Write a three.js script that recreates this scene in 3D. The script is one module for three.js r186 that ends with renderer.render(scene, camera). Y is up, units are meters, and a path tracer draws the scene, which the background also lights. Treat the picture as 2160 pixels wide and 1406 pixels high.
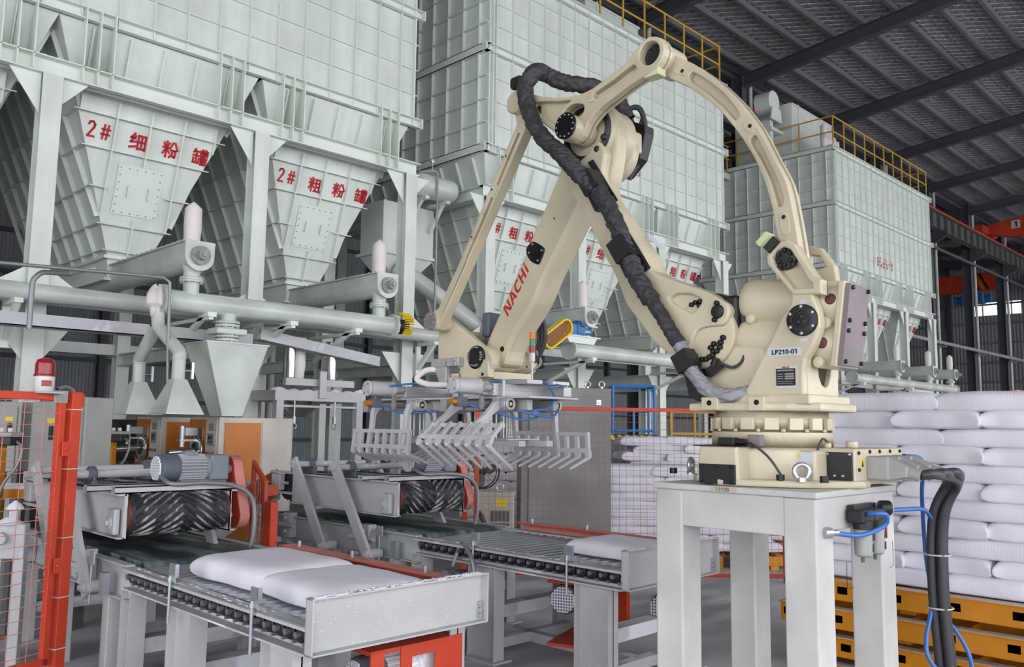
import * as THREE from 'three';
import { mergeGeometries, mergeVertices } from 'three/addons/utils/BufferGeometryUtils.js';
import { RoundedBoxGeometry } from 'three/addons/geometries/RoundedBoxGeometry.js';
import { TextGeometry } from 'three/addons/geometries/TextGeometry.js';
import { FontLoader } from 'three/addons/loaders/FontLoader.js';
import { ImprovedNoise } from 'three/addons/math/ImprovedNoise.js';

// ---------- camera, sky, exposure ----------
const scene = new THREE.Scene();
const renderer = new THREE.WebGLRenderer({ antialias: true });
renderer.toneMapping = THREE.LinearToneMapping;
renderer.toneMappingExposure = 4.2;
renderer.shadowMap.enabled = true;
const EYE = 1.65, PITCH = 6.322 * Math.PI / 180, ROLL = 0.7686 * Math.PI / 180, YAW = Math.PI / 4;
const camera = new THREE.PerspectiveCamera(2 * Math.atan(703 / 1786.1) * 180 / Math.PI, 2160 / 1406, 0.05, 300);
{
  const f = new THREE.Vector3(Math.sin(YAW) * Math.cos(PITCH), Math.sin(PITCH), -Math.cos(YAW) * Math.cos(PITCH));
  const r = new THREE.Vector3(Math.cos(YAW), 0, Math.sin(YAW)), u = new THREE.Vector3().crossVectors(r, f);
  const R = r.clone().multiplyScalar(Math.cos(ROLL)).addScaledVector(u, Math.sin(ROLL));
  const U = u.clone().multiplyScalar(Math.cos(ROLL)).addScaledVector(r, -Math.sin(ROLL));
  camera.quaternion.setFromRotationMatrix(new THREE.Matrix4().makeBasis(R, U, f.negate()));
  camera.position.set(0, EYE, 0);
}
scene.background = new THREE.Color(0.94, 0.96, 1.0);            // bright overcast sky

// ---------- helpers ----------
const V = (x, y, z) => new THREE.Vector3(x, y, z), D = Math.PI / 180;
let seed = 7;
const rnd = (a = 0, b = 1) => { seed = (seed * 1664525 + 1013904223) >>> 0; return a + (b - a) * seed / 4294967296; };
const noise = new ImprovedNoise();
const fbm = (x, y, z, o = 4) => { let s = 0, a = 1, n = 0; for (let i = 0; i < o; i++) { s += a * noise.noise(x, y, z); n += a; a *= 0.5; x *= 2; y *= 2; z *= 2; } return s / n; };
const used = new Map(), origin = new Map();
const numbered = (n) => { const k = used.get(n) ?? 0; used.set(n, k + 1); return k ? n + '_' + String(k).padStart(3, '0') : n; };
function tag(o, label, category, group) { o.userData.label = label; o.userData.category = category; if (group) o.userData.group = group; return o; }
// a thing: a Group at its base. Geometry of its parts is given in the world's axes unless own = true (then in the thing's own axes)
function thing(name, label, category, at = [0, 0, 0], opt = {}) {
  const o = new THREE.Group(); o.name = numbered(name); o.position.set(...at); o.rotation.y = opt.turn ?? 0;
  tag(o, label, category, opt.group); scene.add(o);
  origin.set(o, opt.own || opt.turn ? V(0, 0, 0) : V(...at));
  return o;
}
function boxUV(g) {                                              // uv in metres from the dominant axis of each face
  const p = g.attributes.position, n = g.attributes.normal, uv = new Float32Array(p.count * 2);
  for (let i = 0; i < p.count; i += 3) {
    const ax = Math.abs(n.getX(i) + n.getX(i + 1) + n.getX(i + 2)), ay = Math.abs(n.getY(i) + n.getY(i + 1) + n.getY(i + 2)), az = Math.abs(n.getZ(i) + n.getZ(i + 1) + n.getZ(i + 2));
    for (let j = i; j < i + 3; j++) {
      const x = p.getX(j), y = p.getY(j), z = p.getZ(j);
      if (ay >= ax && ay >= az) { uv[2 * j] = x; uv[2 * j + 1] = z; } else if (ax >= az) { uv[2 * j] = z; uv[2 * j + 1] = y; } else { uv[2 * j] = x; uv[2 * j + 1] = y; }
    }
  }
  g.setAttribute('uv', new THREE.BufferAttribute(uv, 2));
}
function fuse(list, keepUV) {
  const flat = (Array.isArray(list) ? list : [list]).flat(4).map((g) => {
    const h = g.index ? g.toNonIndexed() : g.clone();
    for (const k of Object.keys(h.attributes)) if (!['position', 'normal', 'uv'].includes(k)) h.deleteAttribute(k);
    return h;
  });
  const g = flat.length > 1 ? mergeGeometries(flat) : flat[0];
  g.morphAttributes = {}; g.clearGroups();
  if (!keepUV) boxUV(g);
  return g;
}
function mesh(name, geos, mat, parent = scene, keepUV = false) {
  const g = fuse(geos, keepUV), m = new THREE.Mesh(g, mat);
  m.castShadow = m.receiveShadow = true;
  let root = parent; while (root !== scene && root.parent && root.parent !== scene) root = root.parent;
  const o = origin.get(root); if (o) g.translate(-o.x, -o.y, -o.z);
  m.name = parent === scene ? numbered(name) : name;
  parent.add(m); return m;
}
const single = (name, label, category, geos, mat, group, keepUV) => {     // a thing that is one mesh, its origin at the base centre
  const m = mesh(name, geos, mat, scene, keepUV), b = new THREE.Box3().setFromBufferAttribute(m.geometry.attributes.position), c = b.getCenter(V());
  m.geometry.translate(-c.x, -b.min.y, -c.z); m.position.set(c.x, b.min.y, c.z); return tag(m, label, category, group);
};
const struct = (name, geos, mat, parent = scene, keepUV) => { const m = mesh(name, geos, mat, parent, keepUV); if (parent === scene) m.userData.kind = 'structure'; return m; };
function structGroup(name) { const o = new THREE.Group(); o.name = numbered(name); o.userData.kind = 'structure'; scene.add(o); return o; }
// unit box mesh scaled: many alike bars share one geometry
const unitBox = new THREE.BoxGeometry(1, 1, 1);
function bar(name, x0, x1, y0, y1, z0, z1, mat, parent, rot) {
  const m = new THREE.Mesh(unitBox, mat); m.castShadow = m.receiveShadow = true; m.name = name;
  let root = parent; while (root.parent && root.parent !== scene) root = root.parent;
  const o = origin.get(root) ?? V(0, 0, 0);
  m.scale.set(Math.abs(x1 - x0), Math.abs(y1 - y0), Math.abs(z1 - z0)); m.position.set((x0 + x1) / 2 - o.x, (y0 + y1) / 2 - o.y, (z0 + z1) / 2 - o.z);
  if (rot) m.rotation.set(...rot); parent.add(m); return m;
}
function dup(root, at, label, turn) {
  const c = root.clone(); c.name = numbered(root.name.replace(/_\d{3}$/, '')); c.position.set(...at); if (turn !== undefined) c.rotation.y = turn;
  c.userData = { ...root.userData }; if (label) c.userData.label = label; scene.add(c); origin.set(c, origin.get(root)); return c;
}
const B = (x0, x1, y0, y1, z0, z1) => new THREE.BoxGeometry(Math.abs(x1 - x0), Math.abs(y1 - y0), Math.abs(z1 - z0)).translate((x0 + x1) / 2, (y0 + y1) / 2, (z0 + z1) / 2);
const RB = (x0, x1, y0, y1, z0, z1, r = 0.008, s = 2) => new RoundedBoxGeometry(Math.abs(x1 - x0), Math.abs(y1 - y0), Math.abs(z1 - z0), s, Math.min(r, Math.abs(x1 - x0) / 2.01, Math.abs(y1 - y0) / 2.01, Math.abs(z1 - z0) / 2.01)).translate((x0 + x1) / 2, (y0 + y1) / 2, (z0 + z1) / 2);
function orient(g, a, b) { const d = b.clone().sub(a); g.applyQuaternion(new THREE.Quaternion().setFromUnitVectors(V(0, 1, 0), d.clone().normalize())); return g.translate((a.x + b.x) / 2, (a.y + b.y) / 2, (a.z + b.z) / 2); }
const vec = (a) => Array.isArray(a) ? V(...a) : a;
function C(a, b, r, seg = 20, r2 = r, open = false) { a = vec(a); b = vec(b); return orient(new THREE.CylinderGeometry(r2, r, a.distanceTo(b), seg, 1, open), a, b); }
// disc with a chamfered rim
function disc(a, b, r, seg = 32, ch = 0.006) {
  a = vec(a); b = vec(b); const h = a.distanceTo(b), c = Math.min(ch, h / 2.2, r / 3);
  return orient(new THREE.LatheGeometry([[0, -h / 2], [r - c, -h / 2], [r, -h / 2 + c], [r, h / 2 - c], [r - c, h / 2], [0, h / 2]].map(([x, y]) => new THREE.Vector2(x, y)), seg), a, b);
}
function ring(a, b, r0, r1, seg = 32) { a = vec(a); b = vec(b); const h = a.distanceTo(b) / 2; return orient(new THREE.LatheGeometry([[r0, -h], [r1, -h], [r1, h], [r0, h], [r0, -h]].map(([x, y]) => new THREE.Vector2(x, y)), seg), a, b); }
function beam(a, b, w, h, up = V(0, 1, 0)) {                      // box bar between two points, w across, h along up
  a = vec(a); b = vec(b); const y = b.clone().sub(a), L = y.length(); y.normalize();
  const x = new THREE.Vector3().crossVectors(y, up).normalize(), z = new THREE.Vector3().crossVectors(x, y);
  return new THREE.BoxGeometry(w, L, h).applyMatrix4(new THREE.Matrix4().makeBasis(x, y, z).setPosition(a.clone().add(b).multiplyScalar(0.5)));
}
const pairs = (f) => { const o = []; for (let i = 0; i < f.length; i += 2) o.push([f[i], f[i + 1]]); return o; };
function tube(pts, r, seg = 10, n = 0, tension = 0.5, closed = false) {
  const c = new THREE.CatmullRomCurve3(pts.map(vec), closed, 'catmullrom', tension);
  return new THREE.TubeGeometry(c, n || Math.max(8, pts.length * 7), r, seg, closed);
}
const smooth = (f, n = 3) => { const c = new THREE.CatmullRomCurve3(pairs(f).map(([a, b]) => V(a, b, 0)), true, 'catmullrom', 0.4); return c.getPoints(pairs(f).length * n).slice(0, -1).flatMap((p) => [p.x, p.y]); };
const shapeOf = (f, sx = 1, sy = 1) => pairs(f).map(([a, b]) => new THREE.Vector2(a * sx, b * sy));
function prism(f, sx, sy, t, bev, holes) {
  const wind = (q, ccw) => ((THREE.ShapeUtils.area(q) > 0) === ccw ? q : q.reverse());
  const s = new THREE.Shape(wind(shapeOf(f, sx, sy), true)); for (const h of holes ?? []) s.holes.push(new THREE.Path(wind(shapeOf(h, sx, sy), false)));
  const b = Math.min(bev, t / 2.2);
  const g = new THREE.ExtrudeGeometry(s, { depth: t - 2 * b, bevelEnabled: b > 0, bevelSize: b, bevelThickness: b, bevelOffset: -b, bevelSegments: 2, curveSegments: 12, steps: 1 });
  return g.translate(0, 0, b);
}
const PX = (f, x0, x1, bev = 0.006, holes) => prism(f, -1, 1, x1 - x0, bev, holes).rotateY(Math.PI / 2).translate(x0, 0, 0);   // outline as z,y pairs
const PZ = (f, z0, z1, bev = 0.006, holes) => prism(f, 1, 1, z1 - z0, bev, holes).translate(0, 0, z0);                          // outline as x,y pairs
const PY = (f, y0, y1, bev = 0.006, holes) => prism(f, 1, -1, y1 - y0, bev, holes).rotateX(-Math.PI / 2).translate(0, y0, 0);   // outline as x,z pairs
const circ = (cx, cy, r, n = 28, a0 = 0) => Array.from({ length: n }, (_, i) => [cx + r * Math.cos(a0 + i / n * 2 * Math.PI), cy + r * Math.sin(a0 + i / n * 2 * Math.PI)]).flat();
const lathe = (pr, seg = 28) => new THREE.LatheGeometry(pr.map(([x, y]) => new THREE.Vector2(x, y)), seg);
const sph = (p, r, s = 12) => new THREE.SphereGeometry(r, s, Math.max(6, s * 0.7 | 0)).translate(...p);
function frustum(top, bot) {                                      // top/bot: [x0,x1,z0,z1,y]; open box of four sloping plates plus caps
  const [a0, a1, b0, b1, y1] = top, [c0, c1, d0, d1, y0] = bot, P = [[c0, y0, d1], [c1, y0, d1], [c1, y0, d0], [c0, y0, d0], [a0, y1, b1], [a1, y1, b1], [a1, y1, b0], [a0, y1, b0]];
  const q = [], F = (i, j, k, l) => q.push(...P[i], ...P[j], ...P[k], ...P[i], ...P[k], ...P[l]);
  F(0, 1, 5, 4); F(1, 2, 6, 5); F(2, 3, 7, 6); F(3, 0, 4, 7); F(4, 5, 6, 7); F(3, 2, 1, 0);
  const g = new THREE.BufferGeometry(); g.setAttribute('position', new THREE.Float32BufferAttribute(q, 3)); g.setAttribute('uv', new THREE.Float32BufferAttribute(new Float32Array(q.length / 3 * 2), 2)); g.computeVertexNormals(); return g;
}
const hexBolt = (a, b, r) => C(a, b, r, 6);
const at = (g, x, y, z, ry = 0) => { if (ry) g.rotateY(ry); return g.translate(x, y, z); };

// ---------- textures and materials ----------
function tex(n, fn, srgb = true, size = 1) {
  const d = new Uint8Array(n * n * 4);
  for (let y = 0; y < n; y++) for (let x = 0; x < n; x++) { const c = fn(x / n, y / n), o = (y * n + x) * 4; for (let k = 0; k < 3; k++) d[o + k] = Math.max(0, Math.min(255, (Array.isArray(c) ? c[k] : c) * 255)); d[o + 3] = 255; }
  const t = new THREE.DataTexture(d, n, n); t.wrapS = t.wrapT = THREE.RepeatWrapping; t.magFilter = THREE.LinearFilter; t.minFilter = THREE.LinearMipmapLinearFilter; t.generateMipmaps = true;
  if (srgb) t.colorSpace = THREE.SRGBColorSpace; t.repeat.set(1 / size, 1 / size); t.needsUpdate = true; return t;
}
// periodic value noise in -1..1, fu x fv cells over the unit square, o octaves
const lat = Float32Array.from({ length: 4096 }, () => rnd(-1, 1));
function pn(fu, fv, sd, o = 4) {
  return (u, v) => {
    let s = 0, a = 1, n = 0, p = fu, q = fv;
    for (let i = 0; i < o; i++) {
      const x = u * p, y = v * q, xi = Math.floor(x), yi = Math.floor(y), fx = x - xi, fy = y - yi, ex = fx * fx * (3 - 2 * fx), ey = fy * fy * (3 - 2 * fy);
      const x0 = ((xi % p) + p) % p, x1 = (x0 + 1) % p, y0 = ((yi % q) + q) % q, y1 = (y0 + 1) % q, k = sd * 131 + i * 977;
      const h = (c, d) => lat[(c * 73 + d * 397 + (c ^ (d << 3)) * 31 + k) & 4095];
      const A = h(x0, y0), B2 = h(x1, y0), C2 = h(x0, y1), D2 = h(x1, y1);
      s += a * ((A + (B2 - A) * ex) * (1 - ey) + (C2 + (D2 - C2) * ex) * ey); n += a; a *= 0.5; p *= 2; q *= 2;
    }
    return s / n;
  };
}
const mot = pn(5, 5, 1, 5);
const T_mottle = tex(256, (u, v) => 0.93 + 0.16 * mot(u, v), true, 2.2);
const streak = pn(22, 2, 2, 4);
const T_streak = tex(256, (u, v) => 0.96 + 0.035 * streak(u, v) + 0.05 * mot(u, v), true, 1.7);
const specks = Array.from({ length: 900 }, () => [rnd(), rnd(), rnd(0.0006, 0.0024)]);
const speckGrid = new Uint8Array(1024 * 1024);
for (const [x, y, r] of specks) { const R = Math.ceil(r * 1024); for (let j = -R; j <= R; j++) for (let i = -R; i <= R; i++) if (i * i + j * j <= r * r * 1048576) speckGrid[((y * 1024 + j & 1023) * 1024) + (x * 1024 + i & 1023)] = 1; }
const dustN = pn(4, 4, 3, 5);
function dusty(base, amount, sp = 1) {                            // painted steel with white powder specks and a few smears
  return tex(1024, (u, v) => { const k = Math.min(1, Math.max(0, (dustN(u, v) - 0.18) * 2.6) * amount + (sp && speckGrid[(v * 1024 | 0) * 1024 + (u * 1024 | 0)] ? 0.9 : 0)); return base.map((b, i) => b * (1 + 0.06 * mot(u, v)) * (1 - k) + [0.9, 0.9, 0.92][i] * k); }, true, 1.3);
}
const M = {};
const std = (k, color, rough = 0.5, metal = 0, extra = {}) => (M[k] = new THREE.MeshStandardMaterial({ color, roughness: rough, metalness: metal, ...extra }));
std('silo', '#dfe5dd', 0.42, 0, { map: T_streak }); std('siloPlain', '#dde3db', 0.42);
std('pipe', '#d6ddd5', 0.3, 0, { map: T_mottle });
std('cream', '#d6cbaf', 0.36, 0, { map: T_mottle }); std('creamPlain', '#d6cbaf', 0.36); std('creamDark', '#b9b096', 0.45);
std('black', '#1d1d1f', 0.45); std('blackGloss', '#141416', 0.25); std('bolt', '#2a2a2c', 0.35, 0.5);
std('white', '#d9d8d5', 0.45, 0, { map: T_mottle });
std('steel', '#a9abad', 0.35, 0.8); std('zinc', '#c3c8cc', 0.32, 0.75); std('stainless', '#c9c8c4', 0.2, 0.95); std('alu', '#c4c3c4', 0.42, 0.35, { map: T_mottle });
std('aluDust', '#cfcdd0', 0.6, 0.1, { map: T_mottle });
M.conv = new THREE.MeshStandardMaterial({ map: dusty([0.7, 0.71, 0.72], 0.55), roughness: 0.55 });
M.convClean = new THREE.MeshStandardMaterial({ map: dusty([0.74, 0.74, 0.745], 0.0, 1), roughness: 0.5 });
M.convDust = new THREE.MeshStandardMaterial({ map: dusty([0.74, 0.74, 0.755], 1.6), roughness: 0.8 });
std('powder', '#eeedf2', 0.95);
std('bag', '#e9e7f0', 0.62); std('bagOld', '#dfdde6', 0.7);
std('red', '#d8472a', 0.45, 0, { map: T_mottle }); std('redDust', '#dd8f86', 0.8, 0, { map: T_mottle }); std('redBar', '#c9512f', 0.5, 0, { map: T_mottle });
std('yellow', '#dc8d06', 0.42, 0, { map: T_mottle }); std('yellowBright', '#e6c420', 0.4); std('rail', '#c79a33', 0.5);
std('orange', '#c9751a', 0.4, 0, { map: T_mottle }); std('machineCream', '#cfc8bd', 0.5, 0, { map: T_mottle });
std('blue', '#2f6fa8', 0.45); std('blueTube', '#3a6fb8', 0.35); std('blueLift', '#2a78c0', 0.45);
std('motorGrey', '#8b929c', 0.6, 0, { map: T_mottle }); std('motorDark', '#5a616b', 0.6);
std('grey', '#8d8d8c', 0.5, 0, { map: T_mottle }); std('greyLight', '#a9aaa6', 0.5, 0, { map: T_mottle }); std('greyDark', '#5c5e5d', 0.6);
std('roofSteel', '#4c4f54', 0.5); std('purlin', '#8f8f91', 0.45, 0.6);
std('cable', '#3a3b3f', 0.5); std('conduit', '#8f9092', 0.45, 0.4); std('green', '#3f8f5a', 0.4); std('redLamp', '#a11f22', 0.3);
std('rust', '#8a8082', 0.7, 0, { map: T_mottle }); std('brown', '#5a2f28', 0.5); std('lime', '#c9d3a4', 0.5); std('letterRed', '#b8202c', 0.6);
std('label', '#c9cdd6', 0.5); std('ink', '#26262a', 0.7); std('beltDark', '#2f3033', 0.55); std('chainGrey', '#4d4f52', 0.5, 0.3);
M.wall = new THREE.MeshStandardMaterial({ color: '#9a9da2', roughness: 0.5, bumpScale: 0.03, bumpMap: tex(256, (u) => 0.5 + 0.5 * Math.sign(Math.sin(u * Math.PI * 8)) * Math.min(1, Math.abs(Math.sin(u * Math.PI * 8)) * 2), false, 1) });
const foil = pn(14, 14, 4, 4);
const quilt = (u, v) => Math.min(Math.abs(Math.sin((u + v) * Math.PI * 4)), Math.abs(Math.sin((u - v) * Math.PI * 4)));
M.foil = new THREE.MeshStandardMaterial({ roughness: 0.36, metalness: 0.6, bumpScale: 0.12, map: tex(1024, (u, v) => { const q = quilt(u, v), k = q < 0.09 ? 0.82 : 0.6 + 0.1 * foil(u, v); return [k, k * 0.975, k * 0.985]; }, true, 1.5), bumpMap: tex(1024, (u, v) => 0.15 + 0.6 * Math.pow(quilt(u, v), 0.5) + 0.16 * foil(u, v), false, 1.5) });
const fl = pn(5, 5, 5, 6), fl2 = pn(3, 14, 6, 5);
M.floor = new THREE.MeshStandardMaterial({ roughness: 0.75, map: tex(1024, (u, v) => { const k = Math.max(0, Math.min(1, 0.45 + 0.9 * fl2(u, v) + 0.8 * fl(u, v))); return [0.6 + 0.2 * k, 0.6 + 0.2 * k, 0.615 + 0.205 * k]; }, true, 3.2) });
const wv = pn(10, 10, 7, 3);
M.bag.bumpMap = M.bagOld.bumpMap = tex(256, (u, v) => 0.5 + 0.2 * Math.sin(u * 2 * Math.PI * 16) + 0.25 * wv(u, v), false, 0.28); M.bag.bumpScale = M.bagOld.bumpScale = 0.0012;
M.belt = new THREE.MeshStandardMaterial({ roughness: 0.6, map: tex(512, (u, v) => { const k = Math.max(0, Math.min(1, 0.25 + 1.6 * fl2(v, u))); return [0.2 + 0.3 * k, 0.27 + 0.28 * k, 0.27 + 0.28 * k]; }, true, 1.1) });
M.chev = new THREE.MeshStandardMaterial({ roughness: 0.7, map: tex(512, (u, v) => { const k = Math.max(0, Math.min(1, 0.22 + 1.5 * fl2(v, u))); return [0.14 + 0.5 * k, 0.14 + 0.5 * k, 0.15 + 0.5 * k]; }, true, 0.6) });
M.glass = new THREE.MeshPhysicalMaterial({ color: '#eef6f2', transmission: 1, roughness: 0.15, thickness: 0 });
M.sleeve = new THREE.MeshStandardMaterial({ color: '#39373a', roughness: 0.62, map: T_mottle });
M.sock = new THREE.MeshStandardMaterial({ color: '#e4dcda', roughness: 0.9 });
const FONT = await new FontLoader().loadAsync('fonts/droid/droid_sans_bold.typeface.json');
const SANS = await new FontLoader().loadAsync('fonts/droid/droid_sans_regular.typeface.json');
function text(s, h, font = FONT, depth = 0.002) { const g = new TextGeometry(s, { font, size: h, depth, curveSegments: 4, bevelEnabled: false }); g.computeBoundingBox(); return g; }
// place a flat shape (drawn in local x,y, facing local +z) at p with its x and y axes along ex, ey
function place(g, p, ex, ey) { const x = vec(ex).normalize(), y = vec(ey).normalize(), z = new THREE.Vector3().crossVectors(x, y); return g.applyMatrix4(new THREE.Matrix4().makeBasis(x, y, z).setPosition(vec(p))); }
const NX = [[0, 0, 1], [0, 1, 0]];                                // axes of writing on a face that looks to -x

// ---------- the building ----------
{
  struct('floor', B(-14, 72, -0.3, 0, -34, 34), M.floor);
  const VAL = -15, EAVE = 14.45, SL = 0.095, RIDGE = 9, yr = (z) => EAVE + (z - VAL) * SL, y2 = (z) => EAVE + (VAL - z) * SL;
  const roof = structGroup('ceiling');
  const slab = (z0, z1, f) => { const g = PX([z0, f(z0), z1, f(z1), z1, f(z1) + 0.12, z0, f(z0) + 0.12], -14, 72, 0); return g; };
  struct('roof_sheet', [slab(VAL, RIDGE, yr), slab(RIDGE, 12, (z) => yr(RIDGE) - (z - RIDGE) * SL)], M.foil, roof);
  struct('roof_sheet', slab(-34, VAL - 0.7, y2), M.foil, roof);
  struct('valley_gutter', [B(-14, 72, EAVE - 0.28, EAVE - 0.1, VAL - 0.75, VAL - 0.1), B(-14, 72, EAVE - 0.12, EAVE + 0.2, VAL - 0.8, VAL + 0.05)], M.roofSteel, roof);
  for (let i = 0; i < 24; i++) { const z = VAL + 0.55 + i, y = yr(z); struct('purlin', [B(-14, 72, y - 0.2, y - 0.02, z - 0.03, z + 0.035), B(-14, 72, y - 0.215, y - 0.2, z - 0.075, z + 0.035)], M.purlin, roof); }
  for (let i = 0; i < 13; i++) { const z = VAL - 1.2 - 1.4 * i, y = y2(z); struct('purlin', B(-14, 72, y - 0.2, y - 0.02, z - 0.035, z + 0.035), M.purlin, roof); }
  const RX = []; for (let k = -6; k < 8; k++) RX.push(26.35 + 6.15 * k);
  for (const x of RX) {
    const z0 = VAL + 0.2, g = (za, zb, f, h) => PX([za, f(za) - 0.22 - h, zb, f(zb) - 0.22 - h, zb, f(zb) - 0.22, za, f(za) - 0.22], x - 0.006, x + 0.006, 0);
    struct('rafter', [g(z0, RIDGE, yr, 0.42), PX([z0, yr(z0) - 0.66, RIDGE, yr(RIDGE) - 0.66, RIDGE, yr(RIDGE) - 0.64, z0, yr(z0) - 0.64], x - 0.13, x + 0.13, 0), PX([z0, yr(z0) - 0.24, RIDGE, yr(RIDGE) - 0.24, RIDGE, yr(RIDGE) - 0.22, z0, yr(z0) - 0.22], x - 0.13, x + 0.13, 0)], M.roofSteel, roof);
    struct('rafter', [g(-33.5, VAL - 0.3, y2, 0.6), PX([-33.5, y2(-33.5) - 0.84, VAL - 0.3, y2(VAL) - 0.84, VAL - 0.3, y2(VAL) - 0.82, -33.5, y2(-33.5) - 0.82], x - 0.13, x + 0.13, 0)], M.roofSteel, roof);
  }
  // fly braces between rafters and purlins
  for (const x of RX.slice(6)) for (let i = 0; i < 7; i++) { const z = VAL + 2.55 + 2 * i; struct('fly_brace', beam([x + 0.1, yr(z) - 0.6, z], [x + 0.6, yr(z) - 0.2, z], 0.05, 0.05), M.roofSteel, roof); }
  // columns of the valley line, with a down pipe on some
  for (const x of RX) {
    const c = structGroup('column_' + (RX.indexOf(x) + 1));
    struct('shaft', [B(x - 0.17, x + 0.17, 0, 14.3, VAL + 0.2, VAL + 0.222), B(x - 0.17, x + 0.17, 0, 14.3, VAL - 0.22, VAL - 0.2), B(x - 0.008, x + 0.008, 0, 14.3, VAL - 0.2, VAL + 0.2)], M.roofSteel, c);
    struct('down_pipe', C([x + 0.3, 0, VAL + 0.28], [x + 0.3, 14, VAL + 0.28], 0.075, 12), M.white, c);
    struct('corbel', PX([VAL + 0.2, 11.1, VAL + 1.0, 11.5, VAL + 1.0, 11.78, VAL + 0.2, 11.78], x - 0.1, x + 0.1, 0), M.roofSteel, c);
  }
  // walls
  const wl = structGroup('wall_left'); struct('cladding', [B(-10.2, -10, 0, 17, -34, -7), B(-10.2, -10, 7.6, 17, -7, 12)], M.wall, wl);
  for (const z of [-7, -0.7, 5.5, 11.85]) struct('post', B(-10.25, -9.95, 0, 7.6, z - 0.15, z + 0.15), M.roofSteel, wl);
  const wb = structGroup('wall_back'); 
  struct('cladding', B(-14, 72, 0, 16.4, -34.2, -34), M.wall, wb);
  for (let i = 0; i < 10; i++) struct('girt', B(-14, 72, 0.9 + i * 1.5, 1.05 + i * 1.5, -34, -33.85), M.roofSteel, wb);
  for (let x = -13; x < 71; x += 6.15) struct('stud', B(x, x + 0.25, 0, 16.4, -34, -33.7), M.roofSteel, wb);
  // wall at the far end with a band of two windows
  const wr = structGroup('wall_right'), wz0 = -21.6, wz1 = -17.55;
  struct('cladding', [B(72, 72.2, 0, 10.75, -34, 12), B(72, 72.2, 11.75, 17, -34, 12), B(72, 72.2, 10.75, 11.75, -34, wz0), B(72, 72.2, 10.75, 11.75, wz1, 12)], M.wall, wr);
  for (let i = 0; i < 10; i++) struct('girt', B(71.8, 72, 1 + i * 1.5, 1.14 + i * 1.5, -34, 12), M.grey, wr);
  for (const z of [-29, -22.6, -11, -6, 0]) struct('stud', B(71.6, 72, 0, 16, z - 0.15, z + 0.15), M.roofSteel, wr);
  const w2 = structGroup('window_1');
  struct('glazing', B(72.08, 72.1, 10.75, 11.75, wz0, wz1), M.glass, w2);
  for (const z of [wz0, wz0 + 1.35, -18.95, -18.25, wz1]) struct('frame', B(71.98, 72.2, 10.7, 11.8, z - 0.05, z + 0.05), M.white, w2);
  // open side of the hall towards the yard: posts, an eaves beam and cladding above the opening
  const wf = structGroup('wall_front');
  struct('cladding', B(-14, 72, 10.5, 16.8, 12, 12.2), M.wall, wf);
  for (const x of RX) struct('post', B(x - 0.15, x + 0.15, 0, 10.5, 11.7, 12.1), M.roofSteel, wf);
  // crane runway along the columns
  const rw = structGroup('trim_1'); rw.name = 'trim_1';
  struct('runway_beam', [B(8, 71, 11.8, 12.62, VAL + 0.58, VAL + 0.6), B(8, 71, 12.6, 12.63, VAL + 0.4, VAL + 0.8), B(8, 71, 11.78, 11.81, VAL + 0.4, VAL + 0.78)], M.greyDark, rw);
  struct('conductor_rail', B(8, 71, 12.63, 12.72, VAL + 0.62, VAL + 0.8), M.red, rw);
  for (let x = 27; x < 70; x += 1.03) bar('stiffener', x - 0.008, x + 0.008, 11.8, 12.6, VAL + 0.6, VAL + 0.75, M.greyDark, rw);
  struct('brace_rail', B(8, 71, 10.9, 11.02, VAL + 0.3, VAL + 0.42), M.greyDark, rw);
  const pp = tag(mesh('steel_pipe', [C([22, 6.05, -14.35], [66, 6.12, -14.35], 0.09, 14), ...RX.filter((x) => x > 24 && x < 66).map((x) => B(x - 0.05, x + 0.05, 5.9, 5.97, -14.76, -14.3))], M.greyLight), 'long grey pipe running along the building columns behind the far silo', 'pipe');
  pp.castShadow = true;
}
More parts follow.
